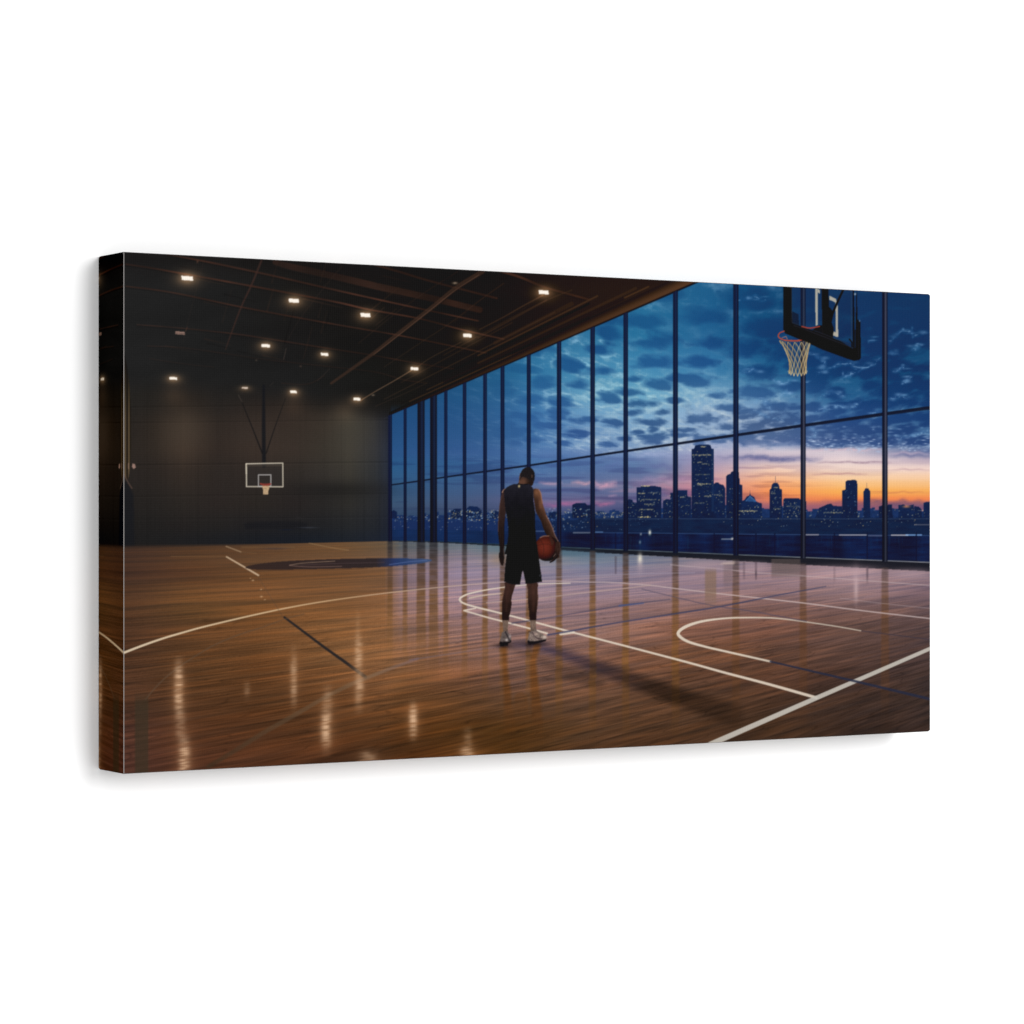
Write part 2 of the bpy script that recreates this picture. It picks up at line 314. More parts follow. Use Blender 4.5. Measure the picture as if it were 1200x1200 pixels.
# ---- skyline
CITY = part('printed_skyline')
BC = np.array([20, 40, 80], np.float32)
def bcol(k=1., tint=(0,0,0)):
    def f(xx, yy):
        g = .92+.16*vnoise(xx*.35, yy*.4, 2)-.10*sm(570, 606, yy)
        return (BC*k+np.array(tint, np.float32))*g[..., None]
    return f
def far_tops(pts, k=1., lab=CITY, tint=(0, 0, 0)): poly(list(pts)+[(pts[-1][0], 612), (pts[0][0], 612)], bcol(k, tint), lab)
px_ = 455.; pts = []
while px_ < 1092:
    w = rs.uniform(3, 9); t = np.interp(px_, [455, 530, 600, 700, 740, 860, 920, 960, 1005, 1092], [604, 602, 604, 601, 598, 593, 597, 598, 598, 598])+rs.uniform(-2.5, 2.5)
    pts += [(px_, t), (px_+w, t)]; px_ += w
far_tops(pts, 1.15, CITY, (8, 8, 10))
towers = [
 [(458,608),(458,600),(461,598),(465,600),(465,608)],
 [(528.5,608),(528.5,599),(533,596.5),(540,596.5),(541,608)],
 [(546,608),(546,597),(550,593.5),(559,594),(564,598),(565,608)],
 [(574,608),(574,602),(580,599),(585,600),(586,608)],
 [(643,608),(643,601),(650,600),(657,601),(657,608)],
 [(670.5,608),(670.5,592),(675,590),(686,590),(688,592.5),(693,592.5),(693,608)],
 [(734,608),(734,588),(737,585.5),(741,586),(742,589),(747,590),(747,608)],
 [(746,608),(746,571.5),(751,571.5),(751,570.2),(768,570.2),(775,571.4),(775,608)],
 [(777,608),(777,587.5),(781,585.5),(786,586),(786,608)],
 [(785.6,608),(785.6,577.8),(793,577.8),(793,575),(805.6,575),(805.6,582),(810,583),(810,608)],
 [(836,608),(836,568),(839,566),(842,566),(844,568),(848,569),(850,573),(850,608)],
 [(851,608),(851,559),(853,556.5),(856,556),(857,553.4),(861,552.8),(866,554),(866,560),(867,562),(867,568),(869.8,569),(869.8,608)],
 [(869,608),(869,588),(873,586),(875,582.6),(878.4,581),(879,578.5),(880,581),(884,583),(886,588),(889,589.5),(893,590.5),(893,608)],
 [(902,608),(902,574.5),(904,573),(904.5,569),(907,566.4),(911,566.4),(913,569),(913.6,573),(916.6,574.5),(916.6,608)],
 [(918,608),(918,586),(920,584.4),(936,584.4),(938,586),(945,588),(945,608)],
 [(955,608),(960,596),(966,593.5),(970,591.5),(974,591),(977,593.6),(987,594),(988,608)],
 [(987.2,608),(987.2,575.4),(990.8,574.6),(991.2,565.2),(993,563.6),(1002,563),(1004.7,564.6),(1005.2,596),(1005.2,608)],
 [(1012,608),(1012,576.5),(1013.6,575),(1014,573),(1018,573),(1018.6,575),(1020.2,576.5),(1020.2,608)],
 [(1030,608),(1030,594.5),(1034,593),(1040,594),(1041,592),(1045.5,592),(1046.5,608)],
 [(1053,608),(1053,592.6),(1060,592),(1062,594),(1071,592),(1072,608)],
 [(1071.5,608),(1071.5,594),(1077,594.5),(1080,598),(1081,608)],
 [(1082.5,608),(1082.5,590),(1086,589),(1092,589),(1092,608)]]
tid = []
for p in towers: t = part('printed_tower', CITY); tid.append(t); poly(p, bcol(rs.uniform(.86, 1.0)), t)
TA = part('printed_tower', CITY)
poly([(810.4,608),(810.4,527),(813.6,526),(814.6,522.6),(819,521.6),(830,521.4),(833,522.4),(833.6,526),(836.6,526.8),(836.6,608)], bcol(.86), TA)
poly([(834,527),(836.4,527),(836.4,600),(834,600)], (34,54,92), a=.5)
line([(879,582.5),(874.5,587.5)], 1.2, (62,100,150)); line([(879,582.5),(885.5,588)], 1.6, (62,100,150)); poly([(874,588),(879,583),(886,589)], (46,84,134), a=.8)
line([(908.8,566),(908.8,559)], .6, (40,50,84), a=.7); line([(1016,573),(1016,567)], .6, (50,54,80), a=.6); line([(879,580),(879,576)], .6, (40,50,84), a=.6)
def dots(n, x0, x1, y0, y1, cols, r=.5, a=(.3, .9)):
    for i in range(n):
        col = cols[rs.randint(len(cols))]
        blob(rs.uniform(x0, x1), rs.uniform(y0, y1), rs.uniform(.35, .8)*r*1.6, rs.uniform(.35, .7)*r*1.5, col, rs.uniform(*a))
WARM = [(212,196,140),(196,186,150),(220,190,120),(170,180,180)]; COOL = [(150,180,210),(190,205,215),(120,160,200)]
dots(190, 526, 600, 598, 612, COOL+WARM, .55, (.2, .75)); dots(70, 456, 528, 604, 616, COOL+WARM, .5, (.2, .7))
dots(90, 640, 694, 596, 616, COOL+WARM, .55, (.2, .75)); dots(110, 692, 735, 601, 616, WARM, .55, (.2, .75))
dots(36, 748, 774, 576, 607, WARM, .55, (.2, .7)); dots(60, 776, 812, 580, 609, WARM, .5, (.15, .6)); dots(75, 812, 836, 528, 606, WARM, .48, (.12, .6))
dots(45, 838, 868, 572, 609, WARM, .5, (.15, .6)); dots(20, 904, 916, 574, 604, WARM, .5, (.2, .6)); dots(60, 918, 945, 588, 611, WARM, .5, (.15, .65))
dots(18, 989, 1005, 568, 604, COOL, .45, (.15, .5)); dots(80, 945, 1090, 597, 611, WARM, .5, (.15, .6)); dots(16, 736, 746, 590, 606, WARM, .5, (.2, .6)); dots(30, 870, 893, 593, 611, WARM, .5, (.2, .6))
for x0, x1, yy, a in [(812,834,533.7,.75),(818,824,542.3,.6),(823,832,544,.5),(815,833,556.6,.4),(818,834,567.6,.8),(818,824,569,.5),(826,834,582,.5),(814,826,590,.4),(752,762,570,1.),(748,757,578.6,.7),(760,772,578,.4),
                      (752,770,586,.45),(756,768,591.5,.7),(750,766,597.6,.7),(748,762,606.5,1.),(866,888,599.6,.95),(822,828,524,.9),(798,804,583,.7),(838,846,580.6,.6),(966,986,601.5,.6),(907,912,572,.7),(904,910,579,.6),(910,916,597,.5),(923,936,594,.4)]:
    for xx in np.arange(x0, x1, 1.5):
        blob(xx+rs.uniform(-.3, .3), yy+rs.uniform(-.3, .3), .6, .5, (220,200,140), a*rs.uniform(.35, 1))
blob(1062.5, 594.5, 3, 1, (216,140,90), .7)

# ---- far bank, river and terrace railing behind the glass
BANK = part('printed_riverbank')
bk = box(450, 607.5, 1098, 666); xb = X[bk]; yb = Y[bk]
g = fbm(xb*.08, yb*.3, 3, 50); edge = 607+(vnoise(xb*.25, yb*0, 51)-.5)*3+4*sm(700, 640, xb)
col = np.stack([15+9*g, 28+12*g, 56+16*g], -1)
col = col+(np.array([30, 50, 98], np.float32)-col)*(sm(720, 560, xb)*.75)[..., None]
put(bk, sm(-1., 1., yb-edge), col, BANK)
RIV = part('printed_river')
g = fbm(xb*.05, yb*.35, 3, 60); pn = vnoise(xb*.07, yb*0, 62)
col = np.stack([8+10*g, 20+20*g, 46+36*g], -1)*(.72+.45*pn)[..., None]
col = col+(np.array([28, 50, 92], np.float32)-col)*(sm(700, 560, xb)*.6)[..., None]
rail2 = np.interp(xb[0], [455, 690, 800, 1092], [620, 624.5, 626, 629])[None, :]
put(bk, sm(-.6, .6, yb-rail2), col, RIV)
dots(60, 456, 600, 606, 622, COOL+WARM, .5, (.15, .6)); dots(40, 640, 700, 608, 622, COOL+WARM, .5, (.2, .7)); dots(60, 845, 1090, 608, 618, WARM, .45, (.15, .6)); dots(26, 695, 790, 609, 622, COOL, .4, (.1, .5))
RAIL = part('printed_railing')
line([(694, 608.5),(900, 608.8),(1092, 608.9)], .7, (70,86,120), RAIL, a=.75); line([(694,624.6),(800,625.8),(941,627.4),(1092,628.5)], .8, (62,82,126), RAIL, a=.85)
for x0, x1, yy, cc, a in [(944,959,627.5,(190,176,176),.8),(984,1016,627.8,(196,186,188),.8),(1018,1036,628.8,(150,140,160),.5),(1045,1064,628,(206,196,196),.95),(1062,1080,627.8,(140,186,240),.9),(1072,1090,615.8,(160,150,150),.45),(672,692,624.8,(186,186,196),.6),(846,858,632.5,(186,186,190),.7),(698,706,624,(120,160,210),.6),(628,650,623,(120,140,180),.5)]:
    line([(x0, yy), (x1, yy)], 1.2, cc, a=a, soft=1.4)
blob(761.5, 624.6, 1.1, 2, (226,226,210), .9); blob(751, 626.6, .8, 1, (190,190,190), .6); blob(858.5, 632, 1.2, 1, (220,210,200), .8); blob(750, 636, .9, 1.4, (170,190,200), .5)
for i in range(70):
    xx = rs.uniform(700, 1088); line([(xx, 629), (xx, 629+rs.uniform(4, 18))], .8, (36,66,116) if rs.rand() < .7 else (90,110,140), a=rs.uniform(.06, .22), soft=1.4)
for xx in (721.5, 837, 886, 908, 978, 1016.5, 1074):
    line([(xx, 626), (xx, y_bot(xx))], 1.6, (10,20,44), RAIL, a=.7)

# ---- rear wall of the hall
WALL = part('printed_rear_wall')
wl = box(138, 430, 457.5, 645); xw = X[wl]; yw = Y[wl]
base = table(wl, [138,180,215,255,300,345,380,410,440,458], [430,470,500,525,555,590,615,632,645], [
 [(31,31,31),(31,31,30),(32,31,30),(30,30,30),(30,30,30),(31,30,29),(28,27,26),(28,27,25),(24,24,25),(20,22,26)],
 [(32,32,31),(34,33,31),(40,36,32),(33,32,31),(36,33,31),(38,34,31),(36,33,30),(50,45,38),(32,31,32),(24,27,34)],
 [(34,33,32),(40,36,32),(56,49,42),(40,36,33),(46,40,36),(47,41,37),(50,46,41),(60,58,50),(44,46,48),(30,35,48)],
 [(36,34,32),(42,38,34),(58,50,43),(42,37,34),(50,43,38),(50,44,40),(50,48,43),(59,58,52),(46,49,53),(34,42,58)],
 [(36,34,33),(38,35,33),(46,41,37),(40,37,35),(42,38,36),(42,40,38),(46,45,43),(52,52,48),(42,46,50),(34,42,58)],
 [(33,32,31),(34,33,32),(38,36,34),(38,35,34),(38,36,34),(36,34,34),(36,36,36),(41,42,41),(38,41,45),(32,38,50)],
 [(30,30,30),(30,30,30),(32,31,31),(32,32,32),(31,31,33),(30,31,33),(30,32,35),(34,37,40),(32,36,42),(28,34,48)],
 [(28,28,29),(28,29,30),(28,29,31),(27,29,32),(25,28,33),(24,28,35),(25,30,37),(28,33,40),(28,34,44),(26,34,50)],
 [(30,28,28),(28,27,28),(27,28,30),(26,28,32),(24,27,33),(22,27,35),(24,30,38),(26,32,42),(28,35,47),(28,36,52)]])
for yy, a in [(475, .13), (493.5, .14), (543, .16), (580, .10), (607, .06)]:
    base *= (1-a*np.exp(-((yw-yy+(xw-300)*.01)/.8)**2))[..., None]
    base *= (1+.06*np.exp(-((yw-yy-1.4+(xw-300)*.01)/.9)**2))[..., None]
for xx in (172, 232, 300, 351, 400, 426, 444): base *= (1-.07*np.exp(-((xw-xx)/.8)**2))[..., None]
base *= (.97+.06*vnoise(xw*.9, yw*.02, 70))[..., None]
base *= np.array([1.13, 1.07, 1.04], np.float32)
ART[wl] = base; LAB[wl] = WALL
blob(216, 506, 20, 17, (70,60,51), .6); blob(300, 512, 28, 20, (60,52,47), .45); blob(360, 512, 22, 20, (54,48,42), .35); blob(412, 503, 17, 22, (66,63,57), .5); blob(395, 574, 42, 7, (27,26,26), .55)
poly([(286,613.5),(300,611.6),(340,610.8),(360,613),(360,620),(286,620)], (22,23,28), 0, .45, 2)
blob(361, 618.4, 7, .5, (66,70,80), .6); blob(335, 621, 5, .5, (20,26,44), .6); blob(350, 607, 3, 1, (46,44,46), .5)

# ---- ceiling
CEIL = part('printed_ceiling')
cl = box(138, 286, 822, 490); xc = X[cl]; yc = Y[cl]
base = table(cl, [138,250,340,420,500,580,680,820], [286,340,400,440,480,490], [  # blacks lifted at the left: sheen of the canvas face painted into the colour
 [(26,24,24),(27,25,24),(24,21,20),(22,19,18),(22,17,15),(22,17,15),(30,20,14),(34,22,14)],
 [(34,34,34),(31,31,31),(28,27,26),(25,23,22),(23,20,18),(24,19,17),(36,25,18),(40,26,16)],
 [(33,33,33),(30,30,30),(27,26,26),(24,23,22),(23,21,19),(25,20,17),(30,20,14),(34,24,16)],
 [(32,32,32),(31,31,31),(29,29,29),(26,26,25),(24,22,20),(26,22,18),(30,20,14),(34,24,16)],
 [(32,32,32),(33,32,31),(30,30,30),(28,27,26),(25,24,22),(28,24,18),(30,20,14),(34,24,16)],
 [(32,32,32),(33,32,31),(30,30,30),(28,27,26),(25,24,22),(28,24,18),(30,20,14),(34,24,16)]])
base *= (.93+.14*fbm(xc*.02+yc*.03, yc*.06, 3, 80))[..., None]
rearline = np.interp(xc[0], [138, 200, 330, 400, 458], [452, 452, 466, 476, 487])[None, :]
mk = np.minimum(sm(16, -16, yc-rearline), sm(.6, -.6, yc-y_top(xc)))
put(cl, mk.astype(np.float32), base); LAB[cl][(yc < rearline) & (yc < y_top(xc))] = CEIL
BEAM = [
 ([(147,309),(185,315),(295,335),(390,353),(432,362.5),(490,373),(540,386),(590,397.5)], [1.4,2.2,1.8,1.6], .75),
 ([(147,335),(180,339),(215,345),(285,360),(390,379.5),(465,392.5),(527,405),(570,414)], [1.2,1.8,1.6,1.4], .7),
 ([(160,380),(210,384),(275,391),(315,397),(390,409),(435,416),(490,426),(532,432.5)], [.8,1.4,1.4,1.2], .55),
 ([(172,405),(212,407),(270,415),(310,421),(390,430),(440,436),(472,445),(500,449)], [.7,1,1,.9], .38),
 ([(195,297.5),(225,303),(265,311),(325,324),(390,339),(480,359),(560,376)], [1.5,2.2,2,1.6], .75),
 ([(322,307),(340,312),(390,323),(440,335),(497,347.5),(562,363)], [6,8,8,7], .48),
 ([(436,309),(470,319),(505,329.5),(582,349.5)], [2.6,2.2], .6),
 ([(585,317),(610,325),(640,337),(690,351)], [3,2.6,2], .6),
 ([(175,420),(215,426),(250,430)], [.7,.7], .3), ([(330,449),(360,450),(380,440)], [1,1], .3)]
for p, w, a in BEAM:
    b = part('printed_beam', CEIL)
    line(p, w, lambda u_, v_: np.array([84, 50, 38], np.float32)*(.62+.62*vnoise(u_*.03, v_*.03, 90))[..., None], b, a, 1.3, 6,
         fade=lambda u_, v_: (.55+.45*vnoise(u_*.06, v_*.06, 91)))
    line([(q_[0], q_[1]+.5+np.mean(w)*.8) for q_ in p], .9, (14,12,12), a=.6*a, soft=1.6, crv=4)
D = [([(590,332),(562,352),(528,378),(492,402),(450,430)], [1.2,1.,.8], .4, (70,50,38)), ([(670,340),(640,352),(600,372),(560,394),(520,416)], [1.2,1.], .4, (74,52,38)),
     ([(400,312),(380,336),(352,372),(338,396)], [1,.8], .3, (60,46,40)), ([(240,299),(232,330),(222,368),(214,400)], [.9,.8], .22, (60,46,40)),
     ([(565,318.5),(535,337),(510,357),(465,392),(440,412),(415,430),(388,449)], [6,5,4,3], .62, (66,46,36)),
     ([(306,305),(295,332),(282,360),(270,392),(264,409)], [2.4,2.2,1.6,1], .62, (66,44,38)),
     ([(482,434),(462,446),(440,458.5),(422,469.5)], [1,.9], .8, (128,98,74)), ([(540,401),(505,419),(489,430)], [.8,.8], .5, (96,70,52)),
     ([(500,449),(470,463),(440,476)], [.8,.8], .4, (70,52,42)), ([(636,346),(612,359),(590,371.5),(562,386)], [1.6,1.3,1], .55, (84,58,42)),
     ([(536,318),(500,341),(470,362),(452,376),(420,402)], [1,1], .35, (60,44,38)), ([(450,360),(435,373)], [.8,.8], .5, (70,50,40)), ([(464,362),(440,381)], [.8,.8], .4, (70,50,40))]
for p, w, a, cc in D: b = part('printed_beam', CEIL); line(p, w, cc, b, a, 1.3, 6)
line([(561,322),(533,340.5),(508,360),(464,395),(438,415)], .9, (92,66,52), a=.7, crv=6); line([(568,320),(537,338.5),(512,359)], .8, (16,12,12), a=.7, crv=6)
for i in range(34):                                                           # small purlins and conduits lost in the dark
    x0_ = rs.uniform(190, 640); y0_ = rs.uniform(302, 420)
    if y0_ > y_top(x0_)-26 or y0_ < 300+(x0_-145)*.053: continue
    L_ = rs.uniform(14, 60)
    d_ = (1, .23) if rs.rand() < .55 else (.78, -.55-.1*rs.rand()) if x0_ > 400 else (.25, -.9)
    line([(x0_, y0_), (x0_+d_[0]*L_, y0_+d_[1]*L_)], [rs.uniform(.7, 1.8), .6], (64, 44, 34) if rs.rand() < .7 else (14, 12, 12), 0, rs.uniform(.2, .5), 1.6)
VPx, VPy = 171.5, 609.6
for (ex, ey, sx, w, a, cc) in [(700,347,560,2,.7,(74,50,34)),(690,356,520,2.6,.7,(16,12,10)),(760,336,500,1.6,.7,(84,56,36)),(745,338,560,3,.6,(60,40,28)),(720,362,480,1.6,.7,(88,58,36)),(730,350,520,3,.65,(18,12,9)),(780,333,600,3,.6,(20,13,8)),(640,352,560,2,.4,(78,52,38)),(690,372,470,2,.6,(22,15,10)),(650,366,450,1.2,.5,(88,62,44)),(600,378,470,1.2,.45,(72,52,40)),(670,356,580,5,.4,(64,42,30))]:
    k = (sx-VPx)/(ex-VPx); line([(ex, ey), (sx, VPy+(ey-VPy)*k)], [w, w*k], cc, 0, a, 1.4)
FAS = part('printed_fascia', CEIL)
xs = np.linspace(456, 822, 40); wd = np.interp(xs, [456, 520, 600, 690, 820], [3.4, 5.2, 8, 12, 17])
poly([(a_, y_top(a_)-b_) for a_, b_ in zip(xs, wd)]+[(a_, y_top(a_)) for a_ in xs[::-1]],
     lambda u_, v_: (np.array([1., .66, .42], np.float32)*(np.interp(u_, [456, 520, 600, 700, 820], [24, 34, 47, 64, 74])*(.45+.75*sm(-17, -3, (v_-y_top(u_))*17/np.interp(u_, [456, 520, 600, 690, 820], [3.4, 5.2, 8, 12, 17]))))[..., None]), FAS, .92, 1)
line([(a_, y_top(a_)) for a_ in xs], [1., 2.4], (18,14,20), FAS, .85, 1.2)
for lx, ly, w, h, k in [(219,325.5,14,6.6,1),(344,352,12.4,6,1),(428,369,12,6,1),(637,342.4,12,5.8,1),(547.5,393,10.4,5.4,1),(485.5,432,9.4,4.6,1),(311,404.8,10.4,4.8,.95),(380,415,9,4.4,.95),(202.5,443,9.6,4,.92),(343.5,459,8,4,.95),(418,467.6,8.4,4.2,.95),(286.5,454.3,7.4,2.6,.75),(210.5,389.8,11.6,4.4,.55)]:
    if k > .6:
        blob(lx+1, ly+1.5, w*.85, h*1.15, (62,44,27), .62*k, True); blob(lx, ly, w*.5, h*.7, (120,92,62), .6*k, True)
    L = part('ceiling_light', CEIL)
    cc = np.array([255, 246, 234] if k > .9 else ([214,196,182] if k > .7 else [150,120,108]), np.float32)
    a = w/2; b = h/2*.8; sk_ = .10*w
    poly([(lx-a, ly-b+.2-sk_*.3), (lx+a*.9, ly-b+sk_*.5), (lx+a, ly+b+sk_*.3), (lx-a*.9, ly+b-sk_*.4)], cc, L, 1., 1)
line([(205.5,389.6),(215.5,390.6)], .8, (60,46,42), a=.8); line([(217,388),(219,383)], .7, (90,60,50), a=.7)
blob(533, 331.6, 2, .9, (150,130,110), .8); blob(437, 463, 1.2, .7, (150,130,110), .6); blob(231, 306, .8, 1.2, (90,60,46), .7)
line([(335,408),(332,421)], .8, (84,70,64), a=.6); blob(300, 422, .8, .8, (90,76,64), .5); blob(352, 429, 1, .8, (90,70,60), .5)
line([(372,446),(386,432)], .8, (58,50,46), a=.5)
for cx_, cy_ in [(203,462),(344,473),(404,481)]: blob(cx_, cy_, 9, 9, (40,28,18), .35, True)

# ---- lit curtain edge at the left border
CURT = part('printed_curtain')
poly([(138,412),(145,412),(148.5,430),(151.5,455),(153,480),(153.2,515),(152,548),(150,560),(146,566),(138,566)], lambda u_, v_: np.array([104, 86, 62], np.float32)*(np.interp(v_, [412,440,490,540,560], [.22,.5,.9,.95,1.])*(.62+.38*np.cos((u_-150.5)*1.5)*np.interp(v_, [412, 470], [.3, 1])))[..., None], CURT, .85, 1, 0)
poly([(138,560),(145,557),(150,566),(156,580),(157,640),(138,642)], (26,27,31), CURT, .8, 2)
line([(145,556),(150,566),(154,572)], 1.4, (110,84,72), a=.55); poly([(154.4,543),(157.6,543.6),(158.6,548),(156,549.4),(154.2,547)], (168,134,122), CURT, .85, 1); line([(150,543),(150,549)], 1, (150,120,106), a=.7)

# ---- wooden court floor
FLOOR = part('printed_floor')
fl = box(138, 630, 1098, 914); xf = X[fl]; yf = Y[fl]
FX = [145,220,300,400,450,470,540,600,690,800,900,1000,1090]
rows = [
 [(64,44,33),(76,52,36),(92,62,41),(108,76,49),(104,82,62),(88,92,98),(104,112,126),(96,118,128),(54,84,112),(70,78,96),(70,72,86),(60,60,74),(52,54,66)], #640
 [(72,48,34),(86,57,38),(102,69,45),(116,80,53),(118,86,64),(112,100,104),(140,124,138),(136,128,136),(106,118,138),(116,112,128),(122,106,118),(124,104,116),(82,74,88)], #656
 [(66,44,32),(84,54,36),(100,66,40),(112,74,46),(120,82,54),(128,104,112),(136,120,140),(132,118,136),(124,118,140),(136,116,132),(134,110,120),(148,122,130),(122,102,112)], #672
 [(80,52,33),(98,64,38),(108,70,42),(118,78,48),(124,84,56),(134,106,108),(140,118,132),(136,116,128),(134,114,128),(136,112,122),(130,104,110),(138,112,118),(114,92,102)], #692
 [(84,54,33),(100,66,38),(112,72,40),(126,82,48),(132,88,56),(138,104,98),(140,110,114),(134,108,112),(130,104,110),(124,96,96),(114,86,84),(104,82,84),(84,70,78)], #715
 [(80,51,32),(96,61,36),(108,68,38),(132,86,50),(138,92,58),(136,98,80),(138,104,98),(130,100,98),(128,100,98),(116,86,80),(100,74,70),(86,68,68),(72,60,66)], #740
 [(78,49,30),(90,57,33),(100,62,34),(132,86,50),(136,90,56),(134,92,66),(132,94,78),(128,94,86),(124,90,80),(104,76,64),(90,66,58),(76,60,60),(66,54,58)], #765
 [(76,48,30),(86,54,31),(92,57,32),(120,76,44),(128,82,50),(126,82,50),(120,80,58),(112,80,68),(106,76,64),(92,67,56),(80,58,50),(68,52,50),(60,50,52)], #795
 [(78,49,32),(86,53,32),(88,54,31),(104,64,36),(112,70,40),(110,69,39),(104,68,42),(94,66,48),(96,68,52),(82,60,48),(70,52,44),(60,47,44),(55,46,47)], #825
 [(82,50,36),(86,52,33),(86,51,30),(90,54,30),(96,58,31),(94,56,28),(90,56,28),(84,54,27),(84,58,40),(70,51,40),(61,45,36),(55,43,40),(52,42,42)], #855
 [(84,51,38),(86,50,34),(84,49,31),(84,48,28),(86,50,27),(84,48,25),(84,50,24),(80,50,24),(76,50,34),(64,46,36),(58,43,36),(52,41,38),(50,41,41)]] #895
base = table(fl, FX, [640,656,672,692,715,740,765,795,825,855,895], rows)
VX, VY = 1720., 606.
aa = np.log(np.maximum(yf-VY, 5)/(VX-xf)); bb = np.log(VX-xf)
A1 = fbm(bb*9+aa*1., aa*26, 2, 101); A2 = fbm(bb*16, aa*62, 2, 103); A3 = fbm(bb*26, aa*125, 2, 105)
A5 = fbm(bb*34, aa*230, 2, 113); A4 = vnoise(bb*5, aa*10, 109); fine = sm(640, 760, yf)
m_ = 1.02+(A1-.5)*.20+(A2-.5)*.28+(A3-.5)*.36*fine+(A5-.5)*.34*sm(690, 800, yf)+(A4-.5)*.12
far = 1-sm(640, 700, yf); m_ = 1+(m_-1)*(1-.45*far)
lum_ = base.mean(-1, keepdims=True); base = base+(lum_-base)*.09*(1-sm(440, 520, xf))[..., None]
base = base*(1-.07*sm(800, 880, yf)*(1-sm(560, 700, xf)))[..., None]*(1+.07*sm(470, 520, xf)*sm(652, 668, yf)*(1-sm(720, 780, yf)))[..., None]
rw = (sm(660, 800, xf)*sm(685, 740, yf))[..., None]; base = base*(1+rw*np.array([.07, .0, -.09], np.float32))
base = base*(1+.03*sm(460, 300, xf))[..., None]
warm = (A2-.5)*.14+(A1-.5)*.06
base = base*(m_[..., None])*np.stack([1+warm*.6, 1-warm*.05, 1-warm*1.0], -1)
seam = np.clip(1-np.abs(vnoise(bb*14, aa*70, 121)-.5)/.035, 0, 1)
base *= (1-.16*seam*fine)[..., None]
base = base*(np.array([1.03, 1.005, .99], np.float32)*1.0)
base = base*np.array([.97, 1.0, 1.0], np.float32)
leftf = sm(235, 150, xf); base = base+(base*np.array([.96, .98, 1.12], np.float32)-base)*(leftf*.6)[..., None]
edge = np.where(xf < 455, wall_b(xf), y_bot(xf))
sw = .7+2.4*sm(340, 180, xf)
put(fl, sm(0, 1, (yf-edge+sw)/(2*sw)), base, FLOOR)
# sill, transom, mullions of the glass wall
FR = part('printed_window_frame')
MUL = [(456.8,4.5,0),(474.5,3.6,0),(493.2,8.4,1),(507.8,8.2,1),(522.2,3.8,0),(544.2,4.2,0),(568.2,4.4,0),(588.7,4.6,0),(619.5,4.6,0),(655,5.2,0),(694.4,5.4,0),(733.2,5.4,0),(791.5,5.8,0),(862.4,6.2,0),(941.3,6,2),(1037.2,6.4,2)]
xs = np.linspace(455, 1096, 60); th = np.interp(xs, [455, 520, 600, 690, 800, 900, 1000, 1096], [.6, 1.2, 2.2, 4.5, 6, 8, 9.5, 10.5])
poly([(a_, y_bot(a_)-.3) for a_ in xs]+[(a_, y_bot(a_)+b_) for a_, b_ in zip(xs[::-1], th[::-1])], (22,24,32), FR, .93, 1)
line([(a_, y_bot(a_)) for a_ in xs], [.7, 1.1], lambda u_, v_: np.stack([np.interp(u_, [455, 600, 700, 1090], [24, 40, 84, 150]), np.interp(u_, [455, 600, 700, 1090], [50, 70, 100, 150]), np.interp(u_, [455, 600, 700, 1090], [80, 84, 110, 156])], -1), FR, .85)
sl = box(540, 636, 720, 664); put(sl, np.exp(-((Y[sl]-y_bot(X[sl])-7)/4.5)**2)*sm(540, 620, X[sl])*sm(722, 660, X[sl]), (74,104,122), 0, .6)
sl = box(560, 644, 640, 672); put(sl, np.exp(-((X[sl]-588)/16)**2-((Y[sl]-656)/7)**2), (146,118,92), 0, .5)
for cx_, w, kd in MUL:
    # mirror image of the mullion in the varnish (part of the print)
    y0 = y_bot(cx_)+np.interp(cx_, [455, 690, 1090], [0, 3, 9]); yl = np.interp(cx_, [455, 520, 600, 700, 860, 1040], [795, 810, 850, 880, 880, 860])
    sl = box(cx_-w*1.5-3, y0, cx_+w*1.5+3, yl+20); xx = X[sl]; yy = Y[sl]
    wob = (vnoise(yy*.35+xx*.05, yy*0, int(cx_))-.5)*2.2*sm(660, 800, yy)
    ww = w*.5*(1+.35*sm(650, 850, yy))
    m = sm(2.2, -.8, np.abs(xx-cx_+wob)-ww)*(1-sm(yl-110, yl+10, yy))*(.65+.35*vnoise(yy*.5, xx*.1, 7))
    rt = sm(760, 900, cx_)
    cc = np.stack([np.interp(yy, [640, 668, 700, 760, 860], [52, 104-24*rt, 134-20*rt, 126-26*rt, 92-20*rt]), np.interp(yy, [640, 668, 700, 760, 860], [50, 78-14*rt, 94-16*rt, 86-20*rt, 60-14*rt]), np.interp(yy, [640, 668, 700, 760, 860], [54, 64-4*rt, 56-6*rt, 48-4*rt, 30])], -1)
    if kd == 1: cc = cc*.92
    cc = cc*(1+(A2[sl[0].start-fl[0].start:sl[0].stop-fl[0].start, sl[1].start-fl[1].start:sl[1].stop-fl[1].start]-.5)*.45)[..., None]
    put(sl, m, cc*(1-.16*(1-sm(690, 780, yy)))[..., None], 0, .88-.24*rt)
ys_ = np.linspace(455, 1096, 50)
TR = part('printed_transom', FR)
line([(a_, y_tr(a_)) for a_ in ys_], [1.6, 2.4, 3.4, 4.2], (18,24,42), TR, .96, 1.)
line([(a_, y_tr(a_)+1.5) for a_ in ys_[25:]], [.5, .8], (44,58,92), 0, .4)
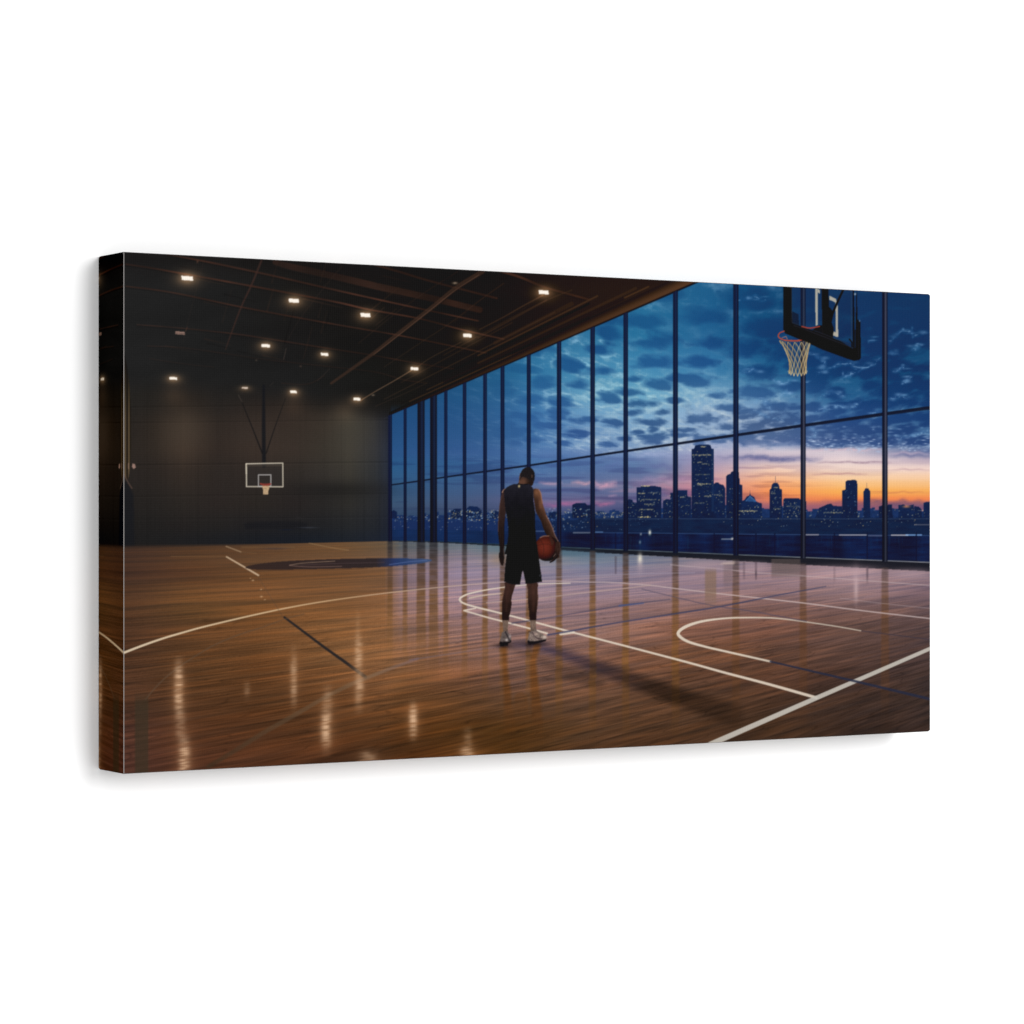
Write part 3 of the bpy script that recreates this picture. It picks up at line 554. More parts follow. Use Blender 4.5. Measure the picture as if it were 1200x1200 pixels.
for cx_, w, kd in MUL:
    M = part('printed_mullion', FR); yt = y_top(cx_) if cx_ < 815 else 320; yb_ = y_bot(cx_)+1
    sl = box(cx_-w, yt-2, cx_+w, yb_+2); xx = X[sl]; yy = Y[sl]; t = (xx-cx_)/(w/2)
    m = np.clip(.5+(w/2-np.abs(xx-cx_))/1., 0, 1)*np.clip(.5+(yb_-yy)/1., 0, 1)*np.clip(.5+(yy-(y_top(xx) if cx_ < 815 else 0*yy))/1., 0, 1)
    if kd == 1: c0 = np.array([17, 20, 31.]); c1 = np.array([24, 34, 60.])
    elif kd == 2: c0 = np.array([16, 22, 40.]); c1 = np.array([66, 68, 86.])
    else: c0 = np.array([15, 23, 46.]); c1 = np.array([22, 37, 72.])
    cc = c0+(c1-c0)*np.exp(-((t-.25)/.38)**2)[..., None]
    if kd == 0: cc = cc*(1+.14*np.sign(-t)*(np.abs(t) > .35))[..., None]
    cc = cc*(1-.22*sm(520, 640, yy))[..., None]
    put(sl, m, cc.astype(np.float32), M, .97)

# ---- court markings
CR = (222,208,190)
def court(pts, w, col=CR, a=.95, soft=1.1, crv=8, nm='printed_court_line', fade=None): 
    line(pts, w, col, part(nm, FLOOR), a, soft, crv, fade)
court([(138,767.6),(145,765),(167,756.6),(190,748.6),(215,741.2),(240,734.4),(290,722.6),(340,712),(390,703.6),(456,695),(527,687.6),(590,682.6),(640,681.4),(690,682.8),(716,683.2),(760,686.4),(795,690.8),(865,699),(937,707),(1010,716.5),(1094,726.4)], [3.,2.5,2.1,1.7,1.3,1.2,1.2,1.3,1.4,1.4],
      lambda u_, v_: np.stack([np.interp(u_, [145,300,400,600,900,1090], [226,212,196,176,196,186]), np.interp(u_, [145,300,400,600,900,1090], [208,184,160,156,174,168]), np.interp(u_, [145,300,400,600,900,1090], [180,146,120,160,170,166])], -1), .9)
court([(570,706.8),(600,704.4),(650,699.5),(690,694.8),(734,690),(762,686.4)], 1.3, (184,158,150), .7)
court([(632,677.6),(690,675),(750,673),(814,672)], .9, (172,160,172), .55); court([(786,662.6),(850,668),(880,671.4),(937,675.4),(1094,687.4)], 1., (196,178,178), .6)
court([(985,702),(1033,708),(1094,714.4)], .9, (176,158,160), .5)
court([(668,684),(635,684.8),(604,687.2),(577,690.6),(552,695.6),(541,700),(538.6,703.6),(543,707.4),(556,711.6),(585,718.8),(615,726.6),(640,733.4),(672,742),(742,760.2),(807,777.4),(850,789.4),(900,802.6),(957,818.8)], [1.,1.1,1.4,2.2,2.1,2.,2.,2.1,2.4,2.8,3.4], CR, .92)
court([(557,713.4),(543.4,716),(570,723.8),(615,735.6),(641,743)], [1.5,1.8,2.2], CR, .9, crv=0)
court([(550,701.4),(560,699.4),(572,697.6),(587,696)], [2,1.6,1.2], (206,186,166), .8); court([(657,743.4),(672,741.6)], [3.6,3], CR, .9, crv=0)
court([(1009,740.2),(980,735),(945,729.8),(920,726.4),(898,724.8),(863,724.8),(840,726.4),(820,729.6),(804,735),(795.6,741),(796,746),(806,752.6),(826,758.6),(850,764.2),(903,776.2)], [1.2,1.4,1.6,2.1,3.6,3.6,2.5,2.3], lambda u_, v_: np.array([222,209,191], np.float32)*(1-.12*sm(850, 960, u_))[..., None], .93)
court([(832,873.6),(957,819),(1094,759.6)], [6.4,5.3,4.3], (194,188,178), .92, crv=0)
NV = (40,44,64)
court([(903,776.2),(1003,799.6),(1094,821.4)], [2,2.8,3.4], NV, .85, crv=0, nm='printed_navy_line'); court([(1010,740.4),(1094,751)], 1.4, (60,54,66), .6, crv=0, nm='printed_navy_line')
court([(642,744.6),(672,739.6),(720,731),(791.5,720),(850,710.6),(903,700),(968,688)], [2.2,2,1.8,1.6,1], (58,62,92), .75, nm='printed_navy_line')
court([(600,731),(622,727.6),(677,719),(731,710),(785,703)], [1.6,1.6,1.5,1], (74,70,92), .65, nm='printed_navy_line'); line([(726,710.6),(754,707.6)], [2.6,1.6], (66,84,132), a=.6)
court([(752,691),(828,709),(880,717),(945,729)], [1,1.4,1.4], (78,72,92), .6, nm='printed_navy_line')
court([(333,723.8),(358,742.6),(382,760.6),(405,777),(428,794)], [2.6,3.2,4], lambda u_, v_: np.stack([38+38*sm(405, 426, u_), 36+26*sm(405, 426, u_), 38+12*sm(405, 426, u_)], -1), .93, nm='printed_dark_line')
court([(356,719.6),(330,727),(307,735.4),(280,744),(252,755.6),(232,767),(212,780),(194,794),(180,808),(170,820)], [1,1.6,1.8,2], (92,72,56), .6, nm='printed_dark_line')
sl = box(150, 806, 182, 914); put(sl, sm(9, 6.5, np.abs(X[sl]-165.5))*sm(806, 830, Y[sl]), (60,50,38), 0, .72)
court([(244,899),(277,879),(307,860),(345,838.4),(383,816.6),(405,805.4),(427,796),(459,783.4),(489,772.6)], [5,5,5.4,4.4,5,4,3], lambda u_, v_: np.stack([np.interp(u_, [250, 400, 440, 489], [66, 112, 134, 122]), np.interp(u_, [250, 400, 440, 489], [50, 88, 108, 98]), np.interp(u_, [250, 400, 440, 489], [36, 66, 86, 100])], -1), .62, 2., nm='printed_dark_line')
court([(480,774),(520,768),(560,762),(590,757.4)], [1.6,1.4], (104,92,104), .45, 1.6, nm='printed_dark_line')
court([(265,652.6),(284,663.6),(302.4,674.4)], [1.6,2], (206,180,150), .85); court([(264.6,640.4),(282,647)], 1.2, (166,140,110), .75); court([(200,652.2),(265,652.4)], .9, (136,104,70), .4)
court([(282,647),(300,648.6)], .9, (120,90,60), .5); court([(362,636.8),(390,642.4),(408,645)], 1.2, (150,120,84), .5); court([(283,641.4),(345,641.6)], .8, (130,104,70), .5); blob(322, 643, 11, 1, (70,56,52), .7)
line([(302,676),(312,692),(331,723)], .9, (84,66,54), a=.5, soft=1.4)
for a_, b_, c_ in [(296,680.4,1.),(305.6,691,.8),(306,699.4,1.1),(310,703,.7),(293,678,.6)]: blob(a_, b_, c_, c_*.6, (206,170,130), .7)
LOGO = part('printed_centre_logo', FLOOR)
el = [(287,665.2),(300,661.4),(330,658.2),(370,656.2),(410,655),(460,654.6),(495,655.2),(506,657),(495,660.2),(465,663.4),(430,665.6),(390,666.8),(340,667.8),(300,667.8)]
poly(el, lambda u_, v_: np.stack([np.interp(u_, [287, 440, 466, 506], [50, 40, 32, 62]), np.interp(u_, [287, 440, 462, 506], [38, 34, 50, 84]), np.interp(u_, [287, 440, 462, 506], [36, 38, 96, 122])], -1), LOGO, .9, 1, 5)
line([(339,662.6),(356,660),(392,657.8)], .9, (150,124,104), a=.7, crv=5); line([(339,662.8),(360,664.6),(400,664)], .9, (140,110,100), a=.6, crv=5); line([(352,662.4),(400,660.4),(450,659.4)], .8, (80,64,66), a=.7); line([(456,662),(480,658.6),(500,657)], 1, (90,110,160), a=.6)
line([(300,668.6),(350,669),(430,666.6)], .8, (80,52,34), a=.6)

# ---- dull glints of the hall lights, towers and posts on the varnished boards
def glint(cx_, y0, y1, w, a, col=(250,216,182)):
    sl = box(cx_-w*2.2, y0-14, cx_+w*2.2, y1+14); xx = X[sl]; yy = Y[sl]; my = (y0+y1)/2; hy = (y1-y0)/2
    rip = .35+.65*sm(.2, .75, .45*vnoise(xx*.06, (yy+xx*.08)*.30, int(cx_))+.55*vnoise(xx*.12, (yy+xx*.08)*.75, int(cx_)+3))
    put(sl, (np.exp(-np.abs((xx-cx_)/(w*.48))**2.4)*np.exp(-np.abs((yy-my)/hy)**2.6)*rip).astype(np.float32), col, 0, a)
    put(sl, (np.exp(-((xx-cx_)/(w*1.))**2)*np.exp(-((yy-my)/(hy*1.1))**2)*.9).astype(np.float32), (172,120,80), 0, a*.45)
for a_ in [(209,782,832,10,1.),(211,830,868,12,.35),(215.5,868,912,13,.85),(344,768,822,8,.55),(420,748,795,9,.62),(421,796,816,10,.6),(420,812,834,9,.3),(382,832,874,12,.85),(384,806,834,12,.3),(484,828,856,9.5,.9),(484,850,868,9,.4),(547,874,892,15,.7),(431,880,898,20,.45),(289,800,818,7,.2),(419,720,760,6,.15),(548,855,874,10,.25)]: glint(*a_)
blob(750, 655.8, 1.8, 4.2, (232,226,206), .95); blob(750, 665, 2.4, 6, (170,150,160), .5)
poly([(843,662.4),(848,659.6),(862,658.4),(860,662.6)], (196,176,164), 0, .7, 2); blob(1003.4, 690, 1.8, 11, (206,178,178), .6); blob(1003.4, 676, 4, 9, (184,156,164), .3)
sl = box(824, 664, 842, 716); put(sl, sm(1.5, -1.5, np.abs(X[sl]-832.8)-6.6)*sm(664, 672, Y[sl])*(1-sm(694, 716, Y[sl])), (128,102,80), 0, .6)
sl = box(846, 662, 862, 700); put(sl, sm(2, -1.5, np.abs(X[sl]-853)-5)*(1-sm(676, 700, Y[sl])), (110,92,92), 0, .4)
sl = box(900, 656, 941, 684); put(sl, sm(1.5, -1.5, np.abs(X[sl]-921)-17)*(1-sm(668, 684, Y[sl])), (92,80,76), 0, .6)
for xx, a in ((721.5,.4),(886,.75),(978,.35),(1016.5,.75),(872,.4)): line([(xx, y_bot(xx)+9), (xx, y_bot(xx)+28)], [2.6,2], (64,52,62), 0, a, 1.6, fade=lambda u_, v_: 1-sm(668, 690, v_))
for x0, x1, yy in [(945,1034,664),(1044,1092,668),(866,902,660),(800,858,658)]:
    blob((x0+x1)/2, yy+5, (x1-x0)*.36, 5, (184,156,164), .42, p=3)

# ---- what the figure leaves on the floor: cast shade and mirror streaks
sh = curve([(604,756),(630,759),(664,769),(700,782),(750,801),(800,819),(860,838)], 6); sl, m = lmask(sh, [6,9,12,15,18,21,25], 9.)
dm = (1-.40*m*np.interp(X[sl], [600, 660, 800, 850, 900], [.8, 1, 1, .6, 0]))[..., None]; ART[sl] = ART[sl]*dm+np.array([3, 8, 26], np.float32)*(m*np.interp(X[sl], [600,640,760], [1, 1, 0]))[..., None]
sl, m = lmask(curve([(590,758),(620,768),(660,786),(700,802)], 5), [5,10,14,18], 8.); ART[sl] *= (1-.16*m)[..., None]
def refl(pts, w, a):
    sl, m = lmask(curve(pts, 6), w, 4.); j = slice(sl[0].start-fl[0].start, sl[0].stop-fl[0].start); k = slice(sl[1].start-fl[1].start, sl[1].stop-fl[1].start)
    cc = np.stack([np.interp(Y[sl], [758, 800, 880], [122, 102, 78]), np.interp(Y[sl], [758, 800, 880], [76, 62, 46]), np.interp(Y[sl], [758, 800, 880], [38, 30, 22])], -1)*(1+(A2[j, k]-.5)*.5+(A3[j, k]-.5)*.4)[..., None]
    put(sl, (m*(1-sm(800, 885, Y[sl]))).astype(np.float32), cc, 0, a)
refl([(591,760),(592,785),(595,820),(598,880)], [7,6,9,16], .8); refl([(629,758),(625,775),(626,800),(629,840),(630,885)], [9,7,9,13,18], .85); refl([(610,820),(612,890)], [16,30], .5)
blob(590.5, 757.5, 7, 2, (24,18,22), .7); blob(626, 755.5, 12, 2, (24,18,22), .6)

# ---- the player, seen from behind
Z = lambda pts: [(560+a_/10, 530+b_/10) for a_, b_ in pts]
Z2 = lambda pts: [(560+a_/9.23, 640+b_/9.23) for a_, b_ in pts]
MAN = part('printed_person', 0, 'player seen from behind, head bowed, ball on his right hip')
def skin(c0, c1, ax0, ax1, axis=1):
    def f(u_, v_):
        t = sm(ax0, ax1, v_ if axis else u_)[..., None]
        return (np.array(c0, np.float32)*(1-t)+np.array(c1, np.float32)*t)*(.92+.16*vnoise(u_*.6, v_*.3, 33))[..., None]
    return f
# legs
poly(Z2([(296,395),(400,405),(390,470),(372,530),(362,580),(363,640),(352,710),(336,770),(330,815),(266,815),(260,720),(259,640),(264,580),(278,510),(292,450)]), skin((56,37,32), (32,22,20), 690, 724), MAN, 1, 1, 4)
poly(Z2([(530,400),(640,398),(646,480),(649,570),(643,660),(632,740),(626,812),(564,812),(554,720),(543,640),(541,560),(541,480)]), skin((60,40,34), (34,23,20), 690, 724), MAN, 1, 1, 4)
line(Z2([(642,470),(648,570),(640,670)]), 1., (104,74,62), a=.5, crv=4); line(Z2([(285,500),(262,600),(262,700)]), .9, (88,62,54), a=.4, crv=4); line(Z2([(596,440),(600,560),(598,700)]), 3, (82,52,42), a=.35, crv=4, soft=3); line(Z2([(330,440),(318,560),(306,700)]), 2.6, (78,50,42), a=.3, crv=4, soft=3)
# left arm and hand
poly(Z([(318,432),(292,450),(276,500),(262,570),(250,650),(242,740),(236,840),(234,930),(242,1020),(252,1100),(256,1180),(252,1230),(262,1290),(282,1325),(298,1300),(304,1240),(298,1180),(304,1110),(305,1020),(304,920),(312,820),(322,740),(325,640),(320,520)]), skin((54,38,35), (30,22,21), 585, 640), MAN, 1, 1, 4)
line(Z([(318,436),(298,450),(284,474)]), 1.3, (176,134,110), a=.75, crv=4); line(Z([(280,500),(262,590),(250,690),(241,800),(237,930)]), .9, (96,68,62), a=.55, crv=4)
poly(Z([(250,1180),(246,1230),(256,1290),(274,1325),(292,1330),(300,1290),(302,1220),(290,1170)]), (27,20,19), MAN, 1, 1, 4)
line(Z([(262,1260),(268,1320)]), .6, (54,38,34), a=.7); line(Z([(278,1250),(284,1330)]), .6, (54,38,34), a=.7); line(Z([(296,1140),(304,1180),(300,1215)]), .7, (70,50,42), a=.6)
# right arm
poly(Z([(648,440),(676,430),(704,438),(726,462),(740,500),(748,550),(756,600),(772,650),(792,710),(812,765),(846,830),(872,890),(894,960),(926,1030),(950,1075),(957,1120),(956,1180),(950,1240),(900,1240),(894,1160),(862,1080),(826,1010),(790,950),(764,890),(742,820),(704,750),(676,690),(662,600),(650,520)]),
     lambda u_, v_: skin((98,65,49), (52,35,29), 575, 640)(u_, v_)*(.62+.5*sm(-7, 3, u_-np.interp(v_, [574, 590, 610, 640, 655], [632, 634, 641, 652, 655])))[..., None], MAN, 1, 1, 4)
line(Z([(712,446),(734,480),(746,550),(754,600)]), 1.2, (160,112,88), a=.7, crv=4); line(Z([(800,745),(846,832),(874,894),(898,966),(944,1056)]), 1., (150,110,92), a=.7, crv=4)
blob(628.6, 577.5, 2.6, 3, (146,98,70), .6); blob(633.2, 592, 1.6, 4, (120,78,56), .5); line(Z([(690,560),(706,640),(728,700)]), 1.6, (60,36,28), a=.6, crv=4, soft=2)
# neck, head, hair
poly(Z([(492,250),(560,230),(640,330),(645,350),(652,352),(644,378),(636,392),(622,398),(606,384),(590,380),(470,385),(478,350)]), lambda u_, v_: np.array([90, 61, 48], np.float32)*(1-.62*sm(613, 621, u_))[..., None], MAN, 1, 1)
HAIR = part('printed_hair', MAN)
poly(Z([(486,306),(498,256),(520,210),(552,184),(592,176),(630,192),(656,224),(667,266),(665,312),(654,346),(640,332),(622,340),(600,330),(590,322),(572,312),(545,300),(518,298),(500,312),(490,330)]), lambda u_, v_: np.array([26, 23, 24], np.float32)*(1+.35*vnoise(u_*1.5, v_*1.5, 3))[..., None], HAIR, 1, 1, 4)
poly(Z([(606,320),(640,330),(655,345),(640,385),(625,396),(606,372)]), (36,26,24), MAN, .9, 1)
line(Z([(500,322),(520,312),(548,314),(574,326),(592,340)]), 2.2, (52,38,33), a=.6, crv=4, soft=2.2); line(Z([(630,272),(636,284),(632,298)]), .9, (112,82,68), a=.7); line(Z([(492,290),(486,305)]), 1., (120,84,66), a=.7); blob(613.5, 563.5, 2.2, 2.4, (92,62,48), .35)
# ball
BALL = part('printed_basketball')
bx, by, br = 640.9, 643.3, 14.9; t = np.linspace(0, 2*np.pi, 50)
poly([(bx+br*np.cos(a_), by+br*np.sin(a_)) for a_ in t], lambda u_, v_: np.array([96, 38, 28], np.float32)*np.clip(1.08-.75*np.clip(((u_-bx+3)**2+(v_-by+2)**2)/br**2, 0, 1.2)-.10*sm(0, 14, u_-bx), .2, 2)[..., None]*(.94+.12*vnoise(u_*1.8, v_*1.8, 9))[..., None], BALL, 1, 1)
for p in ([(632,631),(637,641),(636,652),(631,656)], [(628,640),(640,638),(655,643)], [(645,629),(648,640),(645,654)]): line(p, .7, (52,24,20), a=.75, crv=6)
line([(633,630.5),(637,628.8),(643,628.6)], 1.4, (146,104,84), a=.7, crv=4)
# right hand around the ball
poly(Z2([(846,-40),(884,-40),(892,0),(889,60),(876,100),(852,138),(822,166),(792,182),(776,182),(778,172),(800,156),(822,128),(834,96),(830,60),(836,20)]), skin((52,34,29), (24,18,18), 640, 654), MAN, 1, 1, 4)
line(Z2([(884,-30),(889,40),(872,100)]), .9, (84,58,50), a=.6, crv=4); line(Z2([(868,30),(856,90),(822,140),(796,166)]), .7, (74,52,46), a=.6, crv=4); line(Z2([(838,90),(818,118)]), 1., (150,128,120), a=.55)
poly(Z([(842,975),(870,1010),(890,1060),(870,1100),(850,1050),(834,1000)]), (60,38,32), MAN, .8, 1, 4)
# tank top and shorts
TOP = part('printed_tank_top', MAN); SHO = part('printed_shorts', MAN)
poly(Z([(425,374),(480,372),(530,378),(575,376),(606,388),(634,412),(652,440),(648,500),(650,570),(662,640),(668,700),(668,800),(672,900),(680,1000),(688,1080),(700,1200),(310,1200),(330,1120),(350,1040),(356,950),(352,850),(340,760),(322,690),(314,600),(304,510),(302,450),(330,420),(375,392)]),
     lambda u_, v_: (np.stack([np.interp(v_, [568, 590, 620], [32, 23, 20]), np.interp(v_, [568, 590, 620], [31, 22, 20]), np.interp(v_, [568, 590, 620], [39, 27, 21])], -1)*(.92+.18*vnoise(u_*.35, v_*.2, 13))[..., None]), TOP, 1, 1)
blob(608.2, 570.1, .8, 1.1, (206,184,130), .95); line(Z([(470,372),(520,382),(580,376)]), 1., (14,13,15), a=.8, crv=4); line(Z([(620,400),(648,440),(646,520)]), .8, (52,46,52), a=.5, crv=4)
poly(Z2([(330,-10),(318,50),(304,130),(292,240),(283,388),(330,408),(375,420),(454,420),(466,350),(476,290),(484,266),(494,300),(506,360),(516,412),(570,412),(640,398),(692,390),(686,320),(672,230),(658,130),(646,40),(640,-10)]), lambda u_, v_: np.array([19, 19, 20], np.float32)*(.92+.2*vnoise(u_*.35, v_*.15, 14))[..., None], SHO, 1, 1)
line(Z2([(286,386),(375,417),(454,417)]), .8, (34,32,34), a=.6); line(Z2([(518,409),(600,404),(688,388)]), .8, (34,32,34), a=.6); blob(632.8, 675, .7, .9, (70,70,76), .7)
line(Z2([(484,150),(484,268)]), .8, (12,12,13), a=.6); line(Z2([(655,140),(668,230),(680,330)]), .7, (38,36,40), a=.5)
# socks and shoes
for p in ([(263,808),(331,808),(326,870),(322,935),(276,940),(270,880)], [(562,806),(629,806),(627,860),(626,920),(566,940),(566,880)]):
    K = part('printed_sock', MAN); poly(Z2(p), lambda u_, v_: np.array([128, 106, 93], np.float32)*(np.interp(v_, [727, 732, 741], [.92, 1.02, .8])*(.8+.25*vnoise(u_*.8, v_*.5, 15)))[..., None], K, 1, 1)
K = part('printed_shoe', MAN)
poly(Z2([(258,940),(290,924),(322,930),(345,962),(361,1000),(360,1035),(345,1052),(325,1062),(318,1082),(242,1086),(234,1060),(238,1020),(250,985)]), lambda u_, v_: np.array([100, 88, 84], np.float32)*(.75+.35*vnoise(u_*.7, v_*.7, 16))[..., None], K, 1, 1)
poly(Z2([(234,1034),(262,1042),(320,1036),(345,1040),(360,1022),(362,1044),(330,1058),(322,1084),(240,1090),(232,1064)]), (24,20,23), K, 1, 1)
line(Z2([(298,935),(322,985),(345,1030)]), 1.8, (46,40,44), a=.85); line(Z2([(255,950),(262,1000),(300,1010)]), .7, (96,84,82), a=.7); blob(593.6, 750.5, 1.1, 1, (214,206,204), .7); blob(597.4, 746.5, 1., 1.8, (186,172,170), .6)
K = part('printed_shoe', MAN)
poly(Z2([(556,934),(598,922),(626,894),(636,920),(668,942),(706,958),(732,985),(740,1012),(732,1030),(690,1042),(600,1062),(540,1062),(536,1020),(548,975)]), lambda u_, v_: np.array([134, 117, 109], np.float32)*(.72+.38*vnoise(u_*.6, v_*.7, 17))[..., None], K, 1, 1)
poly(Z2([(536,1022),(570,1036),(620,1034),(680,1022),(738,1012),(740,1030),(690,1048),(610,1068),(560,1074),(538,1066)]), (26,21,25), K, 1, 1)
line(Z2([(590,940),(612,980),(650,1005),(690,1010)]), 1.6, (70,56,58), a=.8, crv=4); line(Z2([(626,900),(632,940),(606,970)]), 1., (100,80,80), a=.7); blob(638, 747.2, 1.8, 1.4, (226,206,190), .8); blob(628, 744, 1.6, 1.2, (206,180,164), .6); line(Z2([(548,932),(572,936)]), 1.2, (50,40,42), a=.7)

# ---- hoop hanging in front of the glass
H = lambda pts: [(890+a_*.18333, 310+b_*.18333) for a_, b_ in pts]
HOOP = part('printed_basketball_hoop', 0, 'large hoop and backboard hanging at the top right of the picture')
BK = (17,16,18)
BB = part('printed_backboard', HOOP)
poly(H([(200,140),(600,140),(600,540),(210,400)]), (10,34,66), BB, .30, 1)
poly(H([(210,300),(250,320),(255,400),(212,380)]), (16,26,44), BB, .8, 1)
for p in ([(356,140),(372,140),(374,388),(360,394)], [(372,155),(388,166),(388,190),(372,178)], [(446,200),(490,222),(496,248),(446,226)], [(486,232),(500,240),(504,462),(489,464)], [(470,428),(500,440),(504,466),(470,456)]): poly(H(p), (178,172,158), BB, .95, 1)
poly(H([(152,130),(208,130),(208,300),(213,378),(300,410),(400,446),(520,492),(598,540),(598,130),(604,130),(612,545),(622,130),(628,350),(646,370),(650,600),(640,612),(606,618),(560,604),(400,545),(260,480),(164,440),(154,420)]), BK, HOOP, 1, 1)
poly(H([(396,130),(442,130),(444,270),(470,300),(472,330),(462,372),(474,405),(472,490),(400,470),(402,400)]), BK, HOOP, 1, 1)
line(H([(552,130),(500,240),(466,320)]), 2.6, BK, HOOP, 1); line(H([(340,432),(384,398),(410,400)]), 3, BK, HOOP, 1); poly(H([(355,398),(410,392),(410,450),(362,440)]), BK, HOOP, .9, 1)
line(H([(206,150),(208,372),(330,415),(598,520)]), .8, (48,50,60), a=.8); line(H([(222,392),(330,432),(440,474),(600,536)]), 1., (46,46,54), a=.7); line(H([(588,140),(590,530)]), .8, (70,72,84), a=.7); line(H([(402,140),(404,440)]), .7, (44,40,40), a=.6)
line(H([(576,480),(592,500),(592,528)]), 1.6, BK, HOOP, 1); blob(1002.2, 345, .8, .9, (170,176,190), .9); blob(1007.6, 376.5, .6, .8, (110,130,160), .7); line(H([(632,380),(634,590)]), .8, (40,40,48), a=.7)
RIM = part('printed_rim', HOOP); NET = part('printed_net', HOOP)
line(H([(272,398),(320,408),(384,398)]), 1.4, (160,64,50), RIM, .95, crv=4)
# net: cords crossing between ring and hem
def netp(s, t):   # s around 0..1 (front half), t down 0..1
    tt = np.array([0, .3, .65, 1.]); hw = np.interp(t, tt, [100, 74, 55, 55]); cxn = np.interp(t, tt, [228, 240, 246, 245]); yy = 488+205*t
    return (cxn-hw*np.cos(np.pi*s), yy+(12+8*t)*np.sin(np.pi*s)*(1 if t < .9 else 1))
for layer, (cc, al, yo) in enumerate([((112,108,96), .6, -16), ((206,180,128), .88, 0)]):
    for k in range(-4, 8):
        for dr in (1, -1):
            pts = []
            for t in np.linspace(0, 1, 13):
                s = (k+.5*layer)/7+dr*.42*t+(0 if dr > 0 else .42)
                if 0 <= s <= 1: a_, b_ = netp(s, t); pts.append((a_, b_+yo*np.sin(np.pi*s)))
            if len(pts) > 1: line(H(pts), .8, cc if rs.rand() > .35 else (188,152,96), NET, al, .9)
for k in range(7): a_, b_ = netp((k+.5)/7, 1.); line(H([(a_-7, b_-14), (a_, b_+4), (a_+7, b_-14)]), .8, (200,180,140), NET, .85)
t = np.linspace(0, 2*np.pi, 40); ring = [(225+105*np.cos(a_), 458+32*np.sin(a_)-.00*a_) for a_ in t]
line(H([p for p in ring if p[0] < 165 or p[1] > 470]), 1.7, (172,70,48), RIM, .96) if 0 else None
line(H([(158,428),(132,438),(121,456),(130,472),(158,484),(200,489),(245,489),(276,482)]), [1.3,1.5,1.8], (176,74,52), RIM, .96, crv=5); line(H([(145,470),(170,462),(178,478)]), .9, (190,120,100), RIM, .8)
poly(H([(160,380),(270,410),(400,470),(400,540),(340,512),(290,492),(264,482),(164,442)]), BK, HOOP, 1, 1)

# ---- hoop on the rear wall
R = lambda pts: [(90+a_/4, 540+b_/4) for a_, b_ in pts]
H2 = part('printed_basketball_hoop', 0, 'small far hoop on the dark rear wall')
line([(308.6,452),(308.6,500),(309,546)], [3,4.4,4.6], (23,24,28), H2, .85, 1.6)
line([(282.6,470),(296,503),(307,531)], [1,1.4,1.8], (24,23,24), H2, .8); line([(334,467),(322,500),(311.6,531)], [.8,1.2,1.6], (24,23,24), H2, .7); line([(279,463),(283.4,471)], .8, (84,74,66), a=.6); line([(316,452),(320,448)], .7, (60,52,48), a=.5)
B2 = part('printed_backboard', H2); poly(R([(792,14),(965,11),(965,122),(793,121)]), (50,47,46), B2, .45, 1)
line(R([(793,14),(964,11),(965,122),(794,121),(793,14)]), [1.5,1.3,1.4,1.5], (196,186,168), B2, .92, .9); line(R([(792,14),(793,60)]), 1.4, (206,196,176), B2, .8); line(R([(794,24),(962,22)]), .7, (110,96,80), B2, .6)
line(R([(850,66),(908,66),(908,120),(850,120),(850,66)]), 1.2, (176,172,170), B2, .9, .9); R2 = part('printed_rim', H2); line(R([(860,108),(882,116),(906,109)]), 1.8, (150,62,54), R2, .9); poly(R([(866,106),(902,106),(898,124),(872,124)]), (130,56,48), R2, .75, 1)
N2 = part('printed_net', H2); poly(R([(866,118),(904,118),(897,140),(896,159),(873,159),(873,140)]), lambda u_, v_: np.array([196, 166, 130], np.float32)*(.86+.2*vnoise(u_*.9, v_*.9, 8))[..., None], N2, .95, 1)

ART = np.clip(ART, 0, 255)
ART = ART+(rs.rand(NH//2, NW//2, 1).astype(np.float32).repeat(2, 0).repeat(2, 1)-.5)*2.4
ART = np.clip(ART, 0, 255)

# ---------------------------------------------------------------- the stretched canvas that carries the print
QUAD = [(145, 295), (1090, 345.5), (1090, 858), (145, 907)]          # where the four corners of the measured print lie (TL TR BR BL)
A_ = []; B_ = []
for (px, py), (u0, v0) in zip(QUAD, [(0, 1), (1, 1), (1, 0), (0, 0)]):
    A_ += [[u0, v0, 1, 0, 0, 0, -px*u0, -px*v0], [0, 0, 0, u0, v0, 1, -py*u0, -py*v0]]; B_ += [px, py]
HM = np.append(np.linalg.solve(np.array(A_, float), np.array(B_, float)), 1).reshape(3, 3)
def to_art(u, v):
    d = HM[2, 0]*u+HM[2, 1]*v+HM[2, 2]
    return (HM[0, 0]*u+HM[0, 1]*v+HM[0, 2])/d, (HM[1, 0]*u+HM[1, 1]*v+HM[1, 2])/d
def ink_at(u, v, edge=False):
    px, py = to_art(u, v)
    i = np.clip((px-AX0)*S-.5, 0, NW-1.01); j = np.clip((py-AY0)*S-.5, 0, NH-1.01)
    i0 = i.astype(int); j0 = j.astype(int); fi = (i-i0)[..., None]; fj = (j-j0)[..., None]
    c = (ART[j0, i0]*(1-fi)+ART[j0, i0+1]*fi)*(1-fj)+(ART[j0+1, i0]*(1-fi)+ART[j0+1, i0+1]*fi)*fj
    c = c/255.; lin = np.where(c < .04045, c/12.92, ((c+.055)/1.055)**2.4)
    if edge:                                                        # side shade painted into the ink: border darkened and warmed, face sheen taken out
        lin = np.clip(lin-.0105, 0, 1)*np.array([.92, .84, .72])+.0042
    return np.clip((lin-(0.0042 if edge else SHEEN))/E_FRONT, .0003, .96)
canvas = bpy.data.objects.new('wrapped_canvas', None); scene.collection.objects.link(canvas); canvas.location = (0, 0, ZC-HH/2)
canvas['label'] = 'wide gallery-wrapped canvas print of a lone basketball player in a dark court at dusk'
canvas['category'] = 'canvas print'
CH = .0009*UNIT                                                         # width of the rounded fold round the front face
RC = .0060*UNIT                                                         # radius of the soft outer corners
